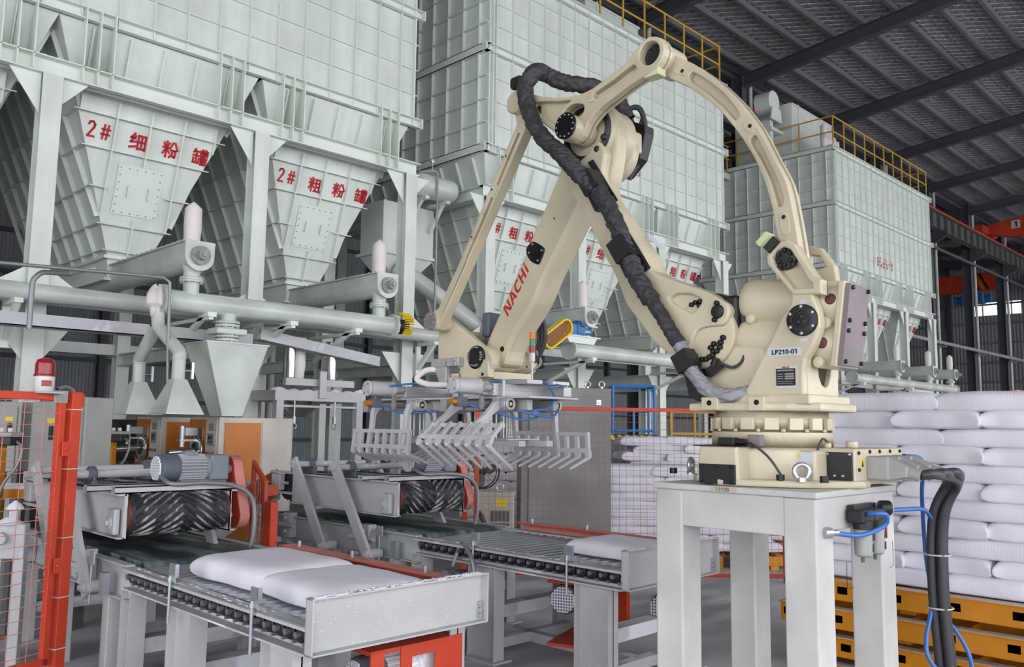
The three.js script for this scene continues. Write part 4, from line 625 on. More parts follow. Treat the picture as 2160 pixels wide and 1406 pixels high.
single('red_channel', 'red upright strip beside the round motor cover next to the pedestal', 'channel', B(4.86, 4.9, 0.2, 0.68, -3.78, -3.7), M.red);
motor('motor with round fan cover showing beside the pedestal leg', [5.0, 0.42, -3.5], 1, 0.46, 0.1, M.red, { fan: M.motorDark, turn: 0.2 });
motor('low grey motor under the roller conveyor edge, above the second white end plate', [4.2, 0.45, -5.05], 1, 0.42, 0.085, M.motorGrey, { fin: M.convDust });
motor('low grey motor beneath the press levers', [3.72, 0.5, -7.0], 1, 0.42, 0.085, M.motorGrey, { fin: M.convDust });
{ const t = thing('junction_box', 'small beige junction box with conduits at the corner of the second conveyor leg', 'junction box', [3.55, 0.2, -3.75]);
  mesh('box', RB(4.16, 4.28, 0.4, 0.52, -4.62, -4.52, 0.006), M.greyLight, t); mesh('conduit', [tube([[4.22, 0.52, -4.57], [4.22, 0.6, -4.57], [4.23, 0.72, -4.62], [4.3, 0.78, -4.8], [4.26, 0.62, -4.85]], 0.018, 8), tube([[4.22, 0.4, -4.57], [4.2, 0.3, -4.58], [4.05, 0.05, -4.66], [3.9, 0.03, -4.8]], 0.016, 8)], M.conduit, t); t.position.set(0, 0, 0); origin.set(t, V(0, 0, 0)); t.children.forEach((c) => c.geometry.translate(3.55, 0.2, -3.75)); }

// ---------- white pedestal ----------
{
  const t = thing('robot_pedestal', 'white welded steel pedestal with four thick legs carrying the robot', 'pedestal', [4.1, 0, -2.165]);
  mesh('top_plate', RB(3.64, 4.555, 1.352, 1.382, -2.6, -1.725, 0.006), M.white, t);
  for (const [x, z] of [[3.655, -2.595], [3.655, -1.895], [4.365, -2.595], [4.365, -1.895]]) mesh('leg', RB(x, x + 0.17, 0, 1.352, z, z + 0.16, 0.012, 3), M.white, t);
  mesh('apron', RB(3.66, 3.82, 1.175, 1.352, -2.44, -1.89, 0.006), M.white, t); mesh('apron', RB(4.37, 4.53, 1.175, 1.352, -2.44, -1.89, 0.006), M.white, t);
  mesh('apron', RB(3.82, 4.37, 1.2, 1.352, -1.9, -1.74, 0.006), M.white, t); mesh('apron', RB(3.82, 4.37, 1.175, 1.352, -2.59, -2.44, 0.006), M.white, t);
  mesh('foot_plate', [[3.6, -2.65], [3.6, -1.95], [4.31, -2.65], [4.31, -1.95]].map(([x, z]) => B(x, x + 0.28, 0, 0.015, z, z + 0.28)), M.white, t);
  mesh('tape', B(3.6375, 3.6395, 1.353, 1.382, -2.26, -2.12), M.machineCream, t);
  const n = text('19199', 0.02, SANS, 0.0005); mesh('pencil_number', place(n, [3.637, 1.357, -2.235], ...NX), M.ink, t);
  mesh('weld_scratch', [tube([[3.95, 1.05, -1.7345], [3.95, 0.93, -1.7345], [4.02, 0.925, -1.7345]], 0.0015, 4, 20, 0.01), tube([[4.5, 1.1, -1.7345], [4.5, 0.98, -1.7345], [4.45, 0.97, -1.7345]], 0.0015, 4, 20, 0.01)], M.ink, t);
}
// ---------- the palletising robot ----------
{
  const t = thing('palletizing_robot', 'large cream palletising robot with long linked arms and red lettering on its forearm', 'robot', [4.14, 1.382, -2.2]);
  const cx = 4.14, cz = -2.2, P = (n, g, m = M.cream, p = t) => mesh(n, g, m, p), XD = (x0, x1, z, y, r, s = 36, c = 0.006) => disc([x0, y, z], [x1, y, z], r, s, c);
  // fixed base
  const fl = []; for (let i = 0; i < 40; i++) { const a = i / 40 * 6.2832, k = 1 + 0.1 * Math.pow(Math.cos(2 * a - 0.3), 8); fl.push(cx + 0.435 * k * Math.cos(a) * (Math.cos(a) < 0 ? 1 : 0.9), cz + 0.04 + 0.44 * k * Math.sin(a)); }
  const base = P('base', [PY(fl, 1.384, 1.418, 0.01), lathe([[0, 0], [0.35, 0], [0.36, 0.02], [0.36, 0.15], [0.345, 0.165], [0.3, 0.17], [0, 0.17]], 48).translate(cx, 1.4, cz), PX([-2.37, 1.4, -2.13, 1.4, -2.14, 1.57, -2.35, 1.57], 3.68, 4.0, 0.012), RB(4.03, 4.62, 1.395, 1.57, -2.0, -1.715, 0.008), RB(3.9, 4.1, 1.4, 1.56, -1.95, -1.85, 0.02)]);
  P('seam', [ring([cx, 1.4, cz], [cx, 1.402, cz], 0.1, 0.365)], M.creamDark, base);
  for (const [z0, z1] of [[-2.345, -2.145]]) { const c = P('cover_plate', RB(3.67, 3.682, 1.39, 1.485, z0, z1, 0.003), M.black, base); }
  P('cover_screw', [[-2.33, 1.475], [-2.245, 1.475], [-2.16, 1.475], [-2.33, 1.405], [-2.16, 1.405]].map(([z, y]) => disc([3.662, y, z], [3.672, y, z], 0.0085, 10)), M.bolt, base);
  P('cover_plate', RB(4.02, 4.031, 1.403, 1.552, -1.855, -1.725, 0.003), M.black, base);
  P('cover_screw', [[-1.845, 1.543], [-1.735, 1.543], [-1.845, 1.412], [-1.735, 1.412], [-1.81, 1.44], [-1.77, 1.44]].map(([z, y]) => disc([4.012, y, z], [4.022, y, z], 0.008, 10)), M.steel, base);
  P('warning_label', place(new THREE.BoxGeometry(0.03, 0.045, 0.001), [4.115, 1.5, -1.7145], [1, 0, 0], [0, 1, 0]), M.yellowBright, base);
  P('warning_symbol', place(PZ([-0.012, -0.016, 0.012, -0.016, 0, 0.016], 0, 0.001, 0), [4.115, 1.5, -1.714], [1, 0, 0], [0, 1, 0]), M.black, base);
  P('caution_plate', B(3.896, 3.899, 1.49, 1.55, -1.945, -1.86), M.label, base); P('caution_symbol', PX([-1.94, 1.525, -1.92, 1.525, -1.93, 1.545], 3.894, 3.896, 0), M.yellowBright, base);
  P('box_bolt', [[4.07, 1.55], [4.2, 1.555], [4.32, 1.555], [4.45, 1.555], [4.58, 1.555], [4.07, 1.47], [4.07, 1.41]].map(([x, y]) => disc([x, y, -1.716], [x, y, -1.706], 0.009, 10)), M.bolt, base);
  P('cap', [disc([4.2, 1.57, -1.8], [4.2, 1.605, -1.8], 0.03, 20), disc([4.06, 1.57, -1.86], [4.06, 1.595, -1.86], 0.018, 16)], M.cream, base);
  for (const [x, z, s] of [[3.8, -1.87, 0.034], [3.93, -2.56, 0.034]]) { P('eye_bolt', [new THREE.TorusGeometry(s, 0.012, 10, 28).rotateY(x < 3.9 ? -0.9 : 0.3).translate(x, 1.42 + s + 0.008, z), C([x, 1.415, z], [x, 1.435, z], 0.022, 14), ], M.zinc, base); P('anchor_bolt', [[-0.06, -0.05], [0.07, 0.05]].map(([a, b]) => hexBolt([x + a * 0.4, 1.415, z + b * 1.9], [x + a * 0.4, 1.445, z + b * 1.9], 0.022)), M.bolt, base); }
  P('sensor', [RB(3.74, 3.8, 1.575, 1.615, -2.28, -2.19, 0.006), C([3.77, 1.595, -2.19], [3.77, 1.595, -2.14], 0.015, 12), RB(3.7, 3.9, 1.57, 1.576, -2.4, -2.12, 0.002)], M.black, base);
  P('sensor_cable', tube([[3.77, 1.595, -2.15], [3.74, 1.58, -2.08], [3.74, 1.52, -2.0], [3.76, 1.44, -1.95]], 0.006, 8, 40), M.cable, base);
  P('sensor_cable', tube([[4.06, 1.6, -1.86], [4.02, 1.61, -1.87], [3.96, 1.52, -1.88], [3.86, 1.44, -1.87]], 0.006, 8, 40), M.cable, base);
  P('stop_block', RB(3.8, 3.84, 1.575, 1.63, -2.15, -2.08, 0.004), M.rust, base);
  P('connector', [[4.16, -1.7], [4.3, -1.7], [4.46, -1.7]].map(([x, z]) => [RB(x, x + 0.1, 1.42, 1.535, z - 0.02, z + 0.09, 0.012), PX([z + 0.08, 1.42, z + 0.17, 1.44, z + 0.17, 1.49, z + 0.08, 1.535], x + 0.01, x + 0.09, 0.008), C([x + 0.05, 1.465, z + 0.15], [x + 0.05, 1.45, z + 0.22], 0.03, 16)]), M.greyLight, base);
  // turning column
  const tur = P('turntable', [lathe([[0, 0], [0.305, 0], [0.305, 0.07], [0.3, 0.075], [0, 0.075]], 48).translate(cx, 1.57, cz), lathe([[0, 0], [0.285, 0], [0.285, 0.105], [0, 0.105]], 48).translate(cx, 1.645, cz)]);
  for (let i = 0; i < 16; i++) { const a = i / 16 * 6.283 + 0.1; const g = RB(-0.035, 0.035, 0, 0.06, -0.012, 0.014, 0.004).translate(0, 1.655, 0.296).rotateY(a).translate(cx, 0, cz); P('clamp_block', g, M.cream, tur); P('clamp_screw', C([0, 1.645, 0.3], [0, 1.66, 0.3], 0.011, 8).translate(0.055, 0, 0).rotateY(a).translate(cx, 0, cz), M.creamDark, tur); }
  const col = P('column_base', [PY([3.86, -2.52, 4.42, -2.52, 4.47, -2.4, 4.45, -1.92, 4.36, -1.84, 3.95, -1.84, 3.88, -1.98, 3.86, -2.1], 1.748, 1.79, 0.012), RB(3.845, 3.96, 1.752, 1.82, -2.44, -2.34, 0.006), RB(3.845, 3.96, 1.748, 1.82, -2.17, -2.08, 0.006), RB(3.9, 4.36, 1.78, 1.83, -2.3, -1.87, 0.01)]);
  P('hole', [XD(3.842, 3.847, -2.39, 1.79, 0.014, 14, 0.001), XD(3.842, 3.847, -2.12, 1.79, 0.014, 14, 0.001)], M.blackGloss, col);
  const sp = [-2.24, 1.80, -2.23, 1.84, -2.01, 2.22, -1.985, 2.25, -1.965, 2.28, -1.96, 2.335, -1.85, 2.335, -1.845, 2.29, -1.83, 2.25, -1.82, 2.20, -1.82, 2.15, -1.85, 2.07, -1.895, 2.00, -1.905, 1.93, -1.905, 1.80];
  const near = P('side_plate', PX(sp, 3.915, 3.99, 0.012)), far = P('side_plate', PX(sp, 4.235, 4.31, 0.012));
  P('bearing_cover', [XD(3.9, 3.92, -1.9, 2.19, 0.078, 40), ring([3.892, 2.19, -1.9], [3.9, 2.19, -1.9], 0.045, 0.076, 40)], M.black, near);
  P('cover_screw', Array.from({ length: 6 }, (_, i) => XD(3.888, 3.9, -1.9 + 0.066 * Math.sin(i * 1.047), 2.19 + 0.066 * Math.cos(i * 1.047), 0.0095, 12, 0.002)), M.steel, near);
  P('trunnion_end', XD(3.896, 3.901, -1.9, 2.19, 0.034, 24, 0.001), M.blackGloss, near); P('trunnion_pin', [...[0, 2.1, 4.2].map((a) => XD(3.893, 3.897, -1.9 + 0.017 * Math.sin(a), 2.19 + 0.017 * Math.cos(a), 0.007, 8, 0.001))], M.brown, near);
  P('model_plate', B(3.912, 3.915, 2.02, 2.06, -2.09, -1.915), M.label, near);
  P('model_number', place(text('LP210-01', 0.024), [3.911, 2.0285, -2.07], [0, 0, 1], [0, 1, 0]), M.ink, near);
  const np = P('name_plate', B(3.912, 3.915, 1.862, 1.968, -2.05, -1.942), M.label, near); P('plate_face', B(3.9105, 3.912, 1.872, 1.957, -2.047, -1.945), M.black, np);
  P('plate_print', [place(text('NACHI', 0.009), [3.9115, 1.9585, -2.015], ...NX)], M.letterRed, np); P('plate_lines', [0, 1, 2].map((i) => B(3.909, 3.911, 1.926 - i * 0.011, 1.933 - i * 0.011, -2.0, -1.952)).concat([B(3.909, 3.911, 1.945, 1.951, -2.04, -1.955), ...[0, 1].map((i) => B(3.909, 3.911, 1.892 - i * 0.01, 1.894 - i * 0.01, -2.04, -1.96)), ...[0, 1, 2].map((i) => B(3.909, 3.911, 1.928 - i * 0.011, 1.931 - i * 0.011, -2.04, -2.01))]), M.greyLight, np);
  P('small_label', [B(3.912, 3.915, 2.27, 2.29, -1.915, -1.88), B(3.912, 3.915, 2.085, 2.1, -1.915, -1.88)], M.label, near);
  P('back_web', PZ([3.95, 1.8, 4.29, 1.8, 4.29, 2.0, 4.215, 1.985, 4.205, 1.93, 4.18, 1.885, 4.14, 1.87, 4.1, 1.885, 4.075, 1.92, 4.065, 1.99, 3.95, 2.02], -1.93, -1.9, 0.006));
  P('front_housing', [RB(4.0, 4.24, 1.79, 2.1, -2.5, -2.15, 0.03), RB(4.13, 4.26, 1.79, 2.32, -2.62, -2.3, 0.03), XD(4.06, 4.26, -2.5, 2.17, 0.235, 48, 0.012), XD(3.975, 4.07, -2.5, 2.17, 0.19, 40, 0.01)]);
  P('joint_rim', ring([4.04, 2.17, -2.5], [4.06, 2.17, -2.5], 0.19, 0.23, 48), M.black);
  // sprung counterweight: two lobed cylinder body tilting in the trunnion
  const tilt = 7.5 * D, bal = (g) => g.translate(0, -2.19, 1.9).rotateX(tilt).translate(0, 2.19, -1.9);
  const lobe = (y) => lathe([[0, 0], [0.075, 0.004], [0.105, 0.025], [0.12, 0.07], [0.12, 0.58], [0, 0.58]], 32).rotateX(Math.PI / 2).translate(4.11, y, -2.34);
  const bl = P('balancer', bal(fuse([lobe(2.29), lobe(2.085), RB(4.06, 4.16, 2.09, 2.29, -2.24, -1.78, 0.03), RB(3.985, 4.24, 1.98, 2.4, -1.775, -1.745, 0.006)])));
  P('end_plate', bal(RB(4.0, 4.225, 1.99, 2.39, -1.745, -1.72, 0.003)), M.rust, bl);
  P('plate_bolt', bal(fuse([[4.02, 2.37], [4.2, 2.37], [4.02, 2.01], [4.2, 2.01], [4.02, 2.21], [4.2, 2.21], [4.02, 2.16], [4.2, 2.16]].map(([x, y]) => disc([x, y, -1.722], [x, y, -1.706], 0.011, 12)))), M.bolt, bl);
  P('plug', bal(fuse([disc([3.985, 2.31, -1.81], [4.02, 2.3, -1.81], 0.028, 20), disc([3.985, 2.09, -1.83], [4.02, 2.09, -1.83], 0.028, 20)])), M.brown, bl);
  P('boss', bal(fuse([XD(4.0, 4.06, -2.24, 2.19, 0.028, 20, 0.008), XD(3.99, 4.06, -1.83, 2.19, 0.032, 20, 0.008), XD(3.985, 4.06, -1.84, 1.995, 0.03, 20, 0.008)])), M.cream, bl);
  P('yoke_block', [RB(4.0, 4.2, 2.15, 2.37, -2.4, -2.31, 0.02), ring([4.02, 2.28, -2.4], [4.2, 2.28, -2.4], 0.03, 0.09, 28)], M.black, bl);
  // bracket of the curved link on top of the near side plate
  const yk = [-1.95, 2.325, -2.08, 2.49, -2.085, 2.53, -2.06, 2.575, -2.01, 2.598, -1.97, 2.60, -1.93, 2.57, -1.88, 2.48, -1.83, 2.40, -1.80, 2.38, -1.80, 2.31, -1.94, 2.32];
  const yi = [-1.945, 2.35, -2.04, 2.48, -2.055, 2.52, -2.035, 2.552, -1.99, 2.568, -1.955, 2.55, -1.925, 2.5, -1.865, 2.385, -1.845, 2.365, -1.845, 2.345];
  const yoke = P('link_bracket', [PX(yk, 3.905, 3.985, 0.008, [yi]), PX(yk, 3.965, 3.985, 0.004), PX([-2.05, 2.42, -2.06, 2.55, -2.0, 2.625, -1.93, 2.6, -1.86, 2.5, -1.84, 2.33, -1.96, 2.33], 4.2, 4.25, 0.01, [[-2.0, 2.48, -1.99, 2.57, -1.94, 2.56, -1.91, 2.5]]), RB(3.97, 4.25, 2.33, 2.36, -1.95, -1.84, 0.006)]);
  P('pivot_disc', XD(3.94, 3.97, -2.0, 2.52, 0.062, 32), M.black, yoke);
  P('pivot_bolt', [...Array.from({ length: 6 }, (_, i) => XD(3.925, 3.942, -2.0 + 0.036 * Math.sin(i * 1.047), 2.52 + 0.036 * Math.cos(i * 1.047), 0.0105, 10, 0.002)), ...[0.6, 2.3, 3.6, 5.2].map((a) => XD(3.92, 3.945, -2.0 + 0.062 * Math.sin(a), 2.52 + 0.062 * Math.cos(a), 0.013, 12, 0.002))], M.bolt, yoke);
  P('bumper', [beam([3.885, 2.585, -2.1], [3.885, 2.635, -2.045], 0.08, 0.03, V(0, 0, 1))], M.lime, yoke); P('bumper_plate', beam([3.9, 2.56, -2.075], [3.9, 2.61, -2.02], 0.035, 0.045, V(0, 0, 1)), M.black, yoke);
  // lower arm
  const la = smooth([-3.42, 3.3, -3.53, 3.30, -3.32, 2.95, -3.19, 2.72, -3.08, 2.54, -3.01, 2.38, -2.90, 2.25, -2.81, 2.14, -2.71, 2.07, -2.68, 2.03, -2.67, 1.97, -2.64, 1.945, -2.61, 1.97, -2.60, 2.03, -2.58, 2.08, -2.53, 2.18, -2.49, 2.20, -2.43, 2.205, -2.37, 2.205, -2.34, 2.23, -2.325, 2.27, -2.34, 2.32, -2.47, 2.40, -2.60, 2.45, -2.74, 2.51, -2.83, 2.56, -2.88, 2.67, -2.98, 2.80, -3.07, 2.94, -3.16, 3.06, -3.19, 3.2, -3.17, 3.33, -3.22, 3.42, -3.3, 3.36], 3);
  const pk = smooth([-2.70, 2.385, -2.65, 2.405, -2.56, 2.39, -2.50, 2.355, -2.51, 2.325, -2.56, 2.29, -2.63, 2.32, -2.69, 2.36], 3);
  const arm = P('lower_arm', [PX(la, 3.95, 4.0, 0.014, [pk]), PX(la, 3.985, 4.13, 0.02)]);
  P('joint_head', [XD(3.98, 4.26, -3.34, 3.49, 0.205, 44, 0.03), XD(4.2, 4.34, -3.36, 3.43, 0.185, 40, 0.03), PX(smooth([-3.53, 3.3, -3.55, 3.48, -3.45, 3.66, -3.3, 3.72, -3.17, 3.62, -3.12, 3.45, -3.16, 3.2, -3.25, 3.1], 4), 4.02, 4.13, 0.02), RB(4.26, 4.36, 3.42, 3.56, -3.3, -3.18, 0.02)], M.cream, arm);
  P('joint_ring', [ring([3.965, 3.5, -3.33], [3.985, 3.5, -3.33], 0.15, 0.185, 40), ...[0.4, 1.1, 2.0, 2.5, 4.4, 5.0].map((a) => XD(3.94, 3.975, -3.33 + 0.165 * Math.sin(a), 3.5 + 0.165 * Math.cos(a), 0.02, 12))], M.black, arm);
  P('foot_boss', [XD(3.935, 3.955, -2.395, 2.28, 0.038, 28)], M.black, arm); P('boss_screw', [XD(3.925, 3.955, -2.395, 2.325, 0.013, 12), XD(3.925, 3.955, -2.41, 2.235, 0.013, 12)], M.bolt, arm);
  P('cap_screw', [[-2.57, 2.335], [-2.545, 2.345], [-2.515, 2.348], [-2.52, 2.325]].map(([z, y]) => XD(3.955, 3.99, z, y, 0.0135, 12)), M.bolt, arm);
  P('rim_bolt', [[-2.505, 2.03], [-2.48, 2.03], [-2.46, 2.04], [-2.44, 2.05], [-2.415, 2.07], [-2.395, 2.09], [-2.39, 2.115], [-2.375, 2.14], [-2.45, 2.09], [-2.43, 2.11], [-2.435, 2.07]].map(([z, y]) => XD(3.95, 3.98, z, y, 0.0145, 12)), M.bolt, arm);
  P('lug_pin', XD(3.935, 3.955, -2.645, 1.965, 0.017, 14), M.rust, arm);
  P('sensor', [beam([3.95, 1.95, -2.46], [3.95, 2.0, -2.38], 0.03, 0.045), C([3.94, 1.99, -2.42], [3.94, 2.03, -2.4], 0.02, 10)], M.black);
  P('sensor_cable', tube([[3.95, 2.0, -2.38], [3.97, 1.98, -2.32], [4.0, 2.02, -2.28], [4.02, 2.1, -2.28]], 0.008, 8, 30), M.cable);
  P('warning_sticker', place(new THREE.BoxGeometry(0.06, 0.12, 0.001), [4.14, 2.77, -2.93], V(1, 0, 0), V(0, 0.77, -0.64)), M.label, arm);
  // forearm
  const fa = smooth([-3.42, 3.6, -3.55, 3.56, -3.68, 3.43, -3.74, 3.32, -4.07, 2.78, -4.18, 2.6, -4.41, 2.24, -4.40, 2.16, -4.30, 2.07, -4.22, 2.09, -4.19, 2.18, -4.10, 2.31, -3.94, 2.49, -3.84, 2.66, -3.70, 2.86, -3.50, 3.14, -3.33, 3.36, -3.28, 3.5, -3.33, 3.58], 3);
  const fore = P('forearm', PX(fa, 4.14, 4.35, 0.03));
  P('logo', place(text('NACHi', 0.074, FONT, 0.001).applyMatrix4(new THREE.Matrix4().set(1.2, 0.4, 0, 0, 0, 1, 0, 0, 0, 0, 1, 0, 0, 0, 0, 1)), [4.1385, 2.41, -4.19], [0, 0.83, 0.558], [0, 0.558, -0.83]), M.letterRed, fore);
  const cv = smooth([-4.0, 2.885, -3.94, 2.92, -3.85, 2.87, -3.835, 2.84, -3.875, 2.765, -3.9, 2.755, -3.96, 2.785, -4.0, 2.84], 3);
  P('black_cover', PX(cv, 4.13, 4.142, 0.003), M.blackGloss, fore); P('cover_screw', [[-3.975, 2.845], [-3.94, 2.9], [-3.855, 2.845], [-3.89, 2.78]].map(([z, y]) => XD(4.123, 4.132, z, y, 0.009, 10, 0.002)), M.steel, fore);
  P('hole', [XD(4.137, 4.141, -4.235, 2.195, 0.02, 16, 0.001), XD(4.137, 4.141, -3.75, 3.05, 0.006, 10, 0.001)], M.blackGloss, fore);
  P('wrist_boss', [XD(3.985, 4.46, -4.34, 2.13, 0.092, 36, 0.012), XD(4.36, 4.47, -4.34, 2.13, 0.1, 36, 0.02)], M.cream, fore);
  P('wrist_cables', [0, 0.03, 0.06].map((d) => tube([[4.4, 2.45, -4.16 + d], [4.42, 2.3, -4.14 + d], [4.42, 2.16, -4.2 + d], [4.4, 2.08, -4.3 + d]], 0.014, 8)), M.cable, fore);
  P('loose_hose', tube([[4.4, 2.2, -4.15], [4.44, 2.1, -4.15], [4.36, 2.04, -4.25], [4.28, 2.03, -4.42]], 0.011, 8), M.conduit, fore);
  // wrist bracket
  const br = smooth([-4.75, 2.3, -4.745, 2.41, -4.71, 2.455, -4.65, 2.45, -4.62, 2.43, -4.45, 2.32, -4.29, 2.215, -4.22, 2.18, -4.17, 2.11, -4.19, 2.05, -4.26, 2.0, -4.3, 1.985, -4.4, 1.98, -4.49, 1.99, -4.505, 2.05, -4.55, 2.075, -4.72, 2.08, -4.75, 2.1], 2);
  const wb = P('wrist_bracket', [PX(br, 3.985, 4.045, 0.01), PX(br, 4.39, 4.44, 0.01), PX([-4.6, 1.98, -4.2, 1.98, -4.2, 2.03, -4.33, 2.03, -4.36, 2.06, -4.55, 2.07], 4.03, 4.41, 0.01), lathe([[0, 0.05], [0.17, 0.05], [0.16, 0.03], [0.13, 0.0], [0, 0]], 36).translate(4.2, 1.94, -4.42), RB(3.99, 4.08, 1.93, 2.03, -4.62, -4.53, 0.01), RB(4.02, 4.4, 2.3, 2.36, -4.72, -4.66, 0.01)]);
  P('wrist_disc', XD(3.955, 3.987, -4.315, 2.135, 0.076, 36), M.black, wb);
  P('disc_bolt', Array.from({ length: 16 }, (_, i) => { const a = (Math.floor(i / 4) * 1.571) + (i % 4 - 1.5) * 0.27; return XD(3.943, 3.957, -4.315 + 0.064 * Math.sin(a), 2.135 + 0.064 * Math.cos(a), 0.008, 10, 0.002); }), M.steel, wb);
  P('lug', [PX([-4.3, 1.99, -4.19, 1.99, -4.2, 2.1, -4.26, 2.12], 3.97, 4.03, 0.008)], M.cream, wb); P('lug_hole', XD(3.966, 3.971, -4.25, 2.01, 0.012, 12, 0.001), M.blackGloss, wb);
  P('grey_bar', [RB(3.93, 3.985, 2.075, 2.135, -4.76, -4.46, 0.005), PX([-4.74, 2.08, -4.6, 2.08, -4.6, 1.97, -4.66, 1.93], 3.94, 3.98, 0.004)], M.alu, wb); P('bar_bolt', [[-4.58, 2.115], [-4.58, 2.09], [-4.5, 2.12], [-4.5, 2.09]].map(([z, y]) => XD(3.92, 3.932, z, y, 0.01, 10, 0.002)), M.zinc, wb);
  P('air_hose', tube([[3.97, 2.06, -4.72], [3.9, 2.05, -4.78], [3.86, 1.99, -4.83], [3.9, 1.95, -4.74], [3.95, 1.945, -4.55]], 0.022, 10, 50), M.sock, wb);
  P('motor', [RB(4.18, 4.4, 2.3, 2.48, -4.5, -4.42, 0.02), C([4.25, 2.25, -4.46], [4.25, 2.42, -4.46], 0.05, 18)], M.motorDark, wb);
  // triangular link
  const tr = smooth([-3.87, 3.79, -3.83, 3.865, -3.76, 3.86, -3.64, 3.79, -3.47, 3.73, -3.29, 3.70, -3.17, 3.71, -3.05, 3.75, -2.93, 3.79, -2.84, 3.865, -2.755, 3.9, -2.675, 3.865, -2.648, 3.795, -2.675, 3.725, -2.735, 3.69, -2.89, 3.65, -3.03, 3.60, -3.13, 3.56, -3.21, 3.50, -3.25, 3.43, -3.32, 3.40, -3.40, 3.43, -3.49, 3.51, -3.68, 3.66, -3.80, 3.71, -3.86, 3.74], 2);
  const trh = smooth([-3.43, 3.58, -3.39, 3.635, -3.32, 3.65, -3.25, 3.625, -3.245, 3.59, -3.27, 3.56, -3.34, 3.575], 3), tp1 = smooth([-3.67, 3.755, -3.47, 3.705, -3.35, 3.68, -3.43, 3.645, -3.465, 3.6, -3.48, 3.555, -3.65, 3.685], 2), tp2 = smooth([-3.16, 3.675, -3.03, 3.71, -2.88, 3.765, -2.85, 3.745, -2.86, 3.715, -3.03, 3.665, -3.15, 3.635], 2);
  const tri = P('triangle_link', [PX(tr, 3.84, 3.93, 0.008, [trh, tp1, tp2, circ(-2.755, 3.8, 0.07, 24)]), PX(tr, 3.885, 3.905, 0.003, [trh, circ(-2.755, 3.8, 0.07, 24)])]);
  P('pivot_housing', [XD(3.765, 3.97, -3.32, 3.485, 0.08, 36, 0.008)], M.cream, tri); P('pivot_cover', XD(3.75, 3.768, -3.32, 3.485, 0.083, 40, 0.004), M.blackGloss, tri);
  P('cover_screw', Array.from({ length: 12 }, (_, i) => XD(3.744, 3.752, -3.32 + 0.068 * Math.sin(i * 0.5236), 3.485 + 0.068 * Math.cos(i * 0.5236), 0.0065, 10, 0.002)), M.steel, tri);
  P('end_knob', [XD(3.8, 3.96, -3.82, 3.785, 0.075, 32, 0.015)], M.cream, tri); P('bolt_pad', [RB(3.832, 3.842, 3.62, 3.68, -3.2, -3.165, 0.004)], M.cream, tri);
  P('top_joint', [ring([3.86, 3.8, -2.755], [4.1, 3.8, -2.755], 0.068, 0.088, 40), XD(3.92, 4.1, -2.755, 3.8, 0.07)], M.cream, tri);
  P('joint_bolt', [...Array.from({ length: 8 }, (_, i) => XD(3.88, 3.925, -2.755 + 0.046 * Math.sin(i * 0.785), 3.8 + 0.046 * Math.cos(i * 0.785), 0.0145, 10)), XD(3.885, 3.93, -2.755, 3.8, 0.062)], M.black, tri);
  P('bumper', [RB(3.85, 3.93, 3.665, 3.715, -2.8, -2.7, 0.006)], M.lime, tri);
  // curved link
  const co = [-2.74, 3.85, -2.72, 3.84, -2.54, 3.71, -2.38, 3.56, -2.25, 3.40, -2.15, 3.24, -2.07, 3.07, -2.00, 2.92, -1.97, 2.78, -1.945, 2.62, -1.935, 2.52, -1.96, 2.46, -2.02, 2.46, -2.06, 2.54, -2.055, 2.62, -2.08, 2.79, -2.12, 2.94, -2.18, 3.09, -2.28, 3.26, -2.40, 3.42, -2.57, 3.58, -2.74, 3.70, -2.8, 3.76];
  const cs = smooth(co, 3), q1 = smooth([-2.575, 3.65, -2.545, 3.665, -2.46, 3.595, -2.36, 3.495, -2.285, 3.39, -2.26, 3.34, -2.285, 3.315, -2.36, 3.41, -2.46, 3.52, -2.555, 3.605], 3), q2 = smooth([-2.195, 3.195, -2.165, 3.2, -2.11, 3.08, -2.05, 2.94, -2.02, 2.84, -2.025, 2.8, -2.05, 2.8, -2.065, 2.85, -2.09, 2.94, -2.145, 3.07, -2.195, 3.165], 3);
  const cl = P('curved_link', [PX(cs, 3.97, 4.08, 0.006, [q1, q2]), PX(cs, 4.015, 4.05, 0.003)]);
  P('bolt_pad', [PX(smooth([-2.67, 3.735, -2.62, 3.71, -2.59, 3.675, -2.6, 3.66, -2.65, 3.68, -2.68, 3.71], 3), 3.965, 3.975, 0.003), PX(smooth([-2.23, 3.29, -2.2, 3.3, -2.175, 3.25, -2.18, 3.22, -2.21, 3.23, -2.235, 3.26], 3), 3.965, 3.975, 0.003), PX(smooth([-2.035, 2.755, -2.0, 2.755, -1.985, 2.7, -1.99, 2.65, -2.02, 2.64, -2.04, 2.69], 3), 3.965, 3.975, 0.003)], M.cream, cl);
  P('pad_hole', [[-2.615, 3.69], [-2.195, 3.26], [-2.015, 2.735]].map(([z, y]) => XD(3.962, 3.966, z, y, 0.011, 12, 0.001)), M.blackGloss, cl);
  // thin tie rod
  const tl = P('tie_rod', [PX([-3.86, 3.75, -3.84, 3.65, -4.40, 2.77, -4.60, 2.49, -4.70, 2.45, -4.70, 2.36, -4.61, 2.34, -4.52, 2.46, -4.32, 2.76, -3.76, 3.6, -3.77, 3.72], 3.855, 3.94, 0.008, [[-3.83, 3.59, -4.03, 3.28, -4.01, 3.27, -3.81, 3.58], [-4.08, 3.2, -4.33, 2.81, -4.31, 2.8, -4.06, 3.19]]), PX([-3.83, 3.65, -4.40, 2.77, -4.34, 2.75, -3.78, 3.6], 3.885, 3.91, 0.002)]);
  P('pivot_housing', XD(3.83, 3.99, -4.655, 2.395, 0.066, 32, 0.01), M.cream, tl); P('pivot_cover', XD(3.82, 3.832, -4.655, 2.395, 0.066, 32, 0.003), M.rust, tl);
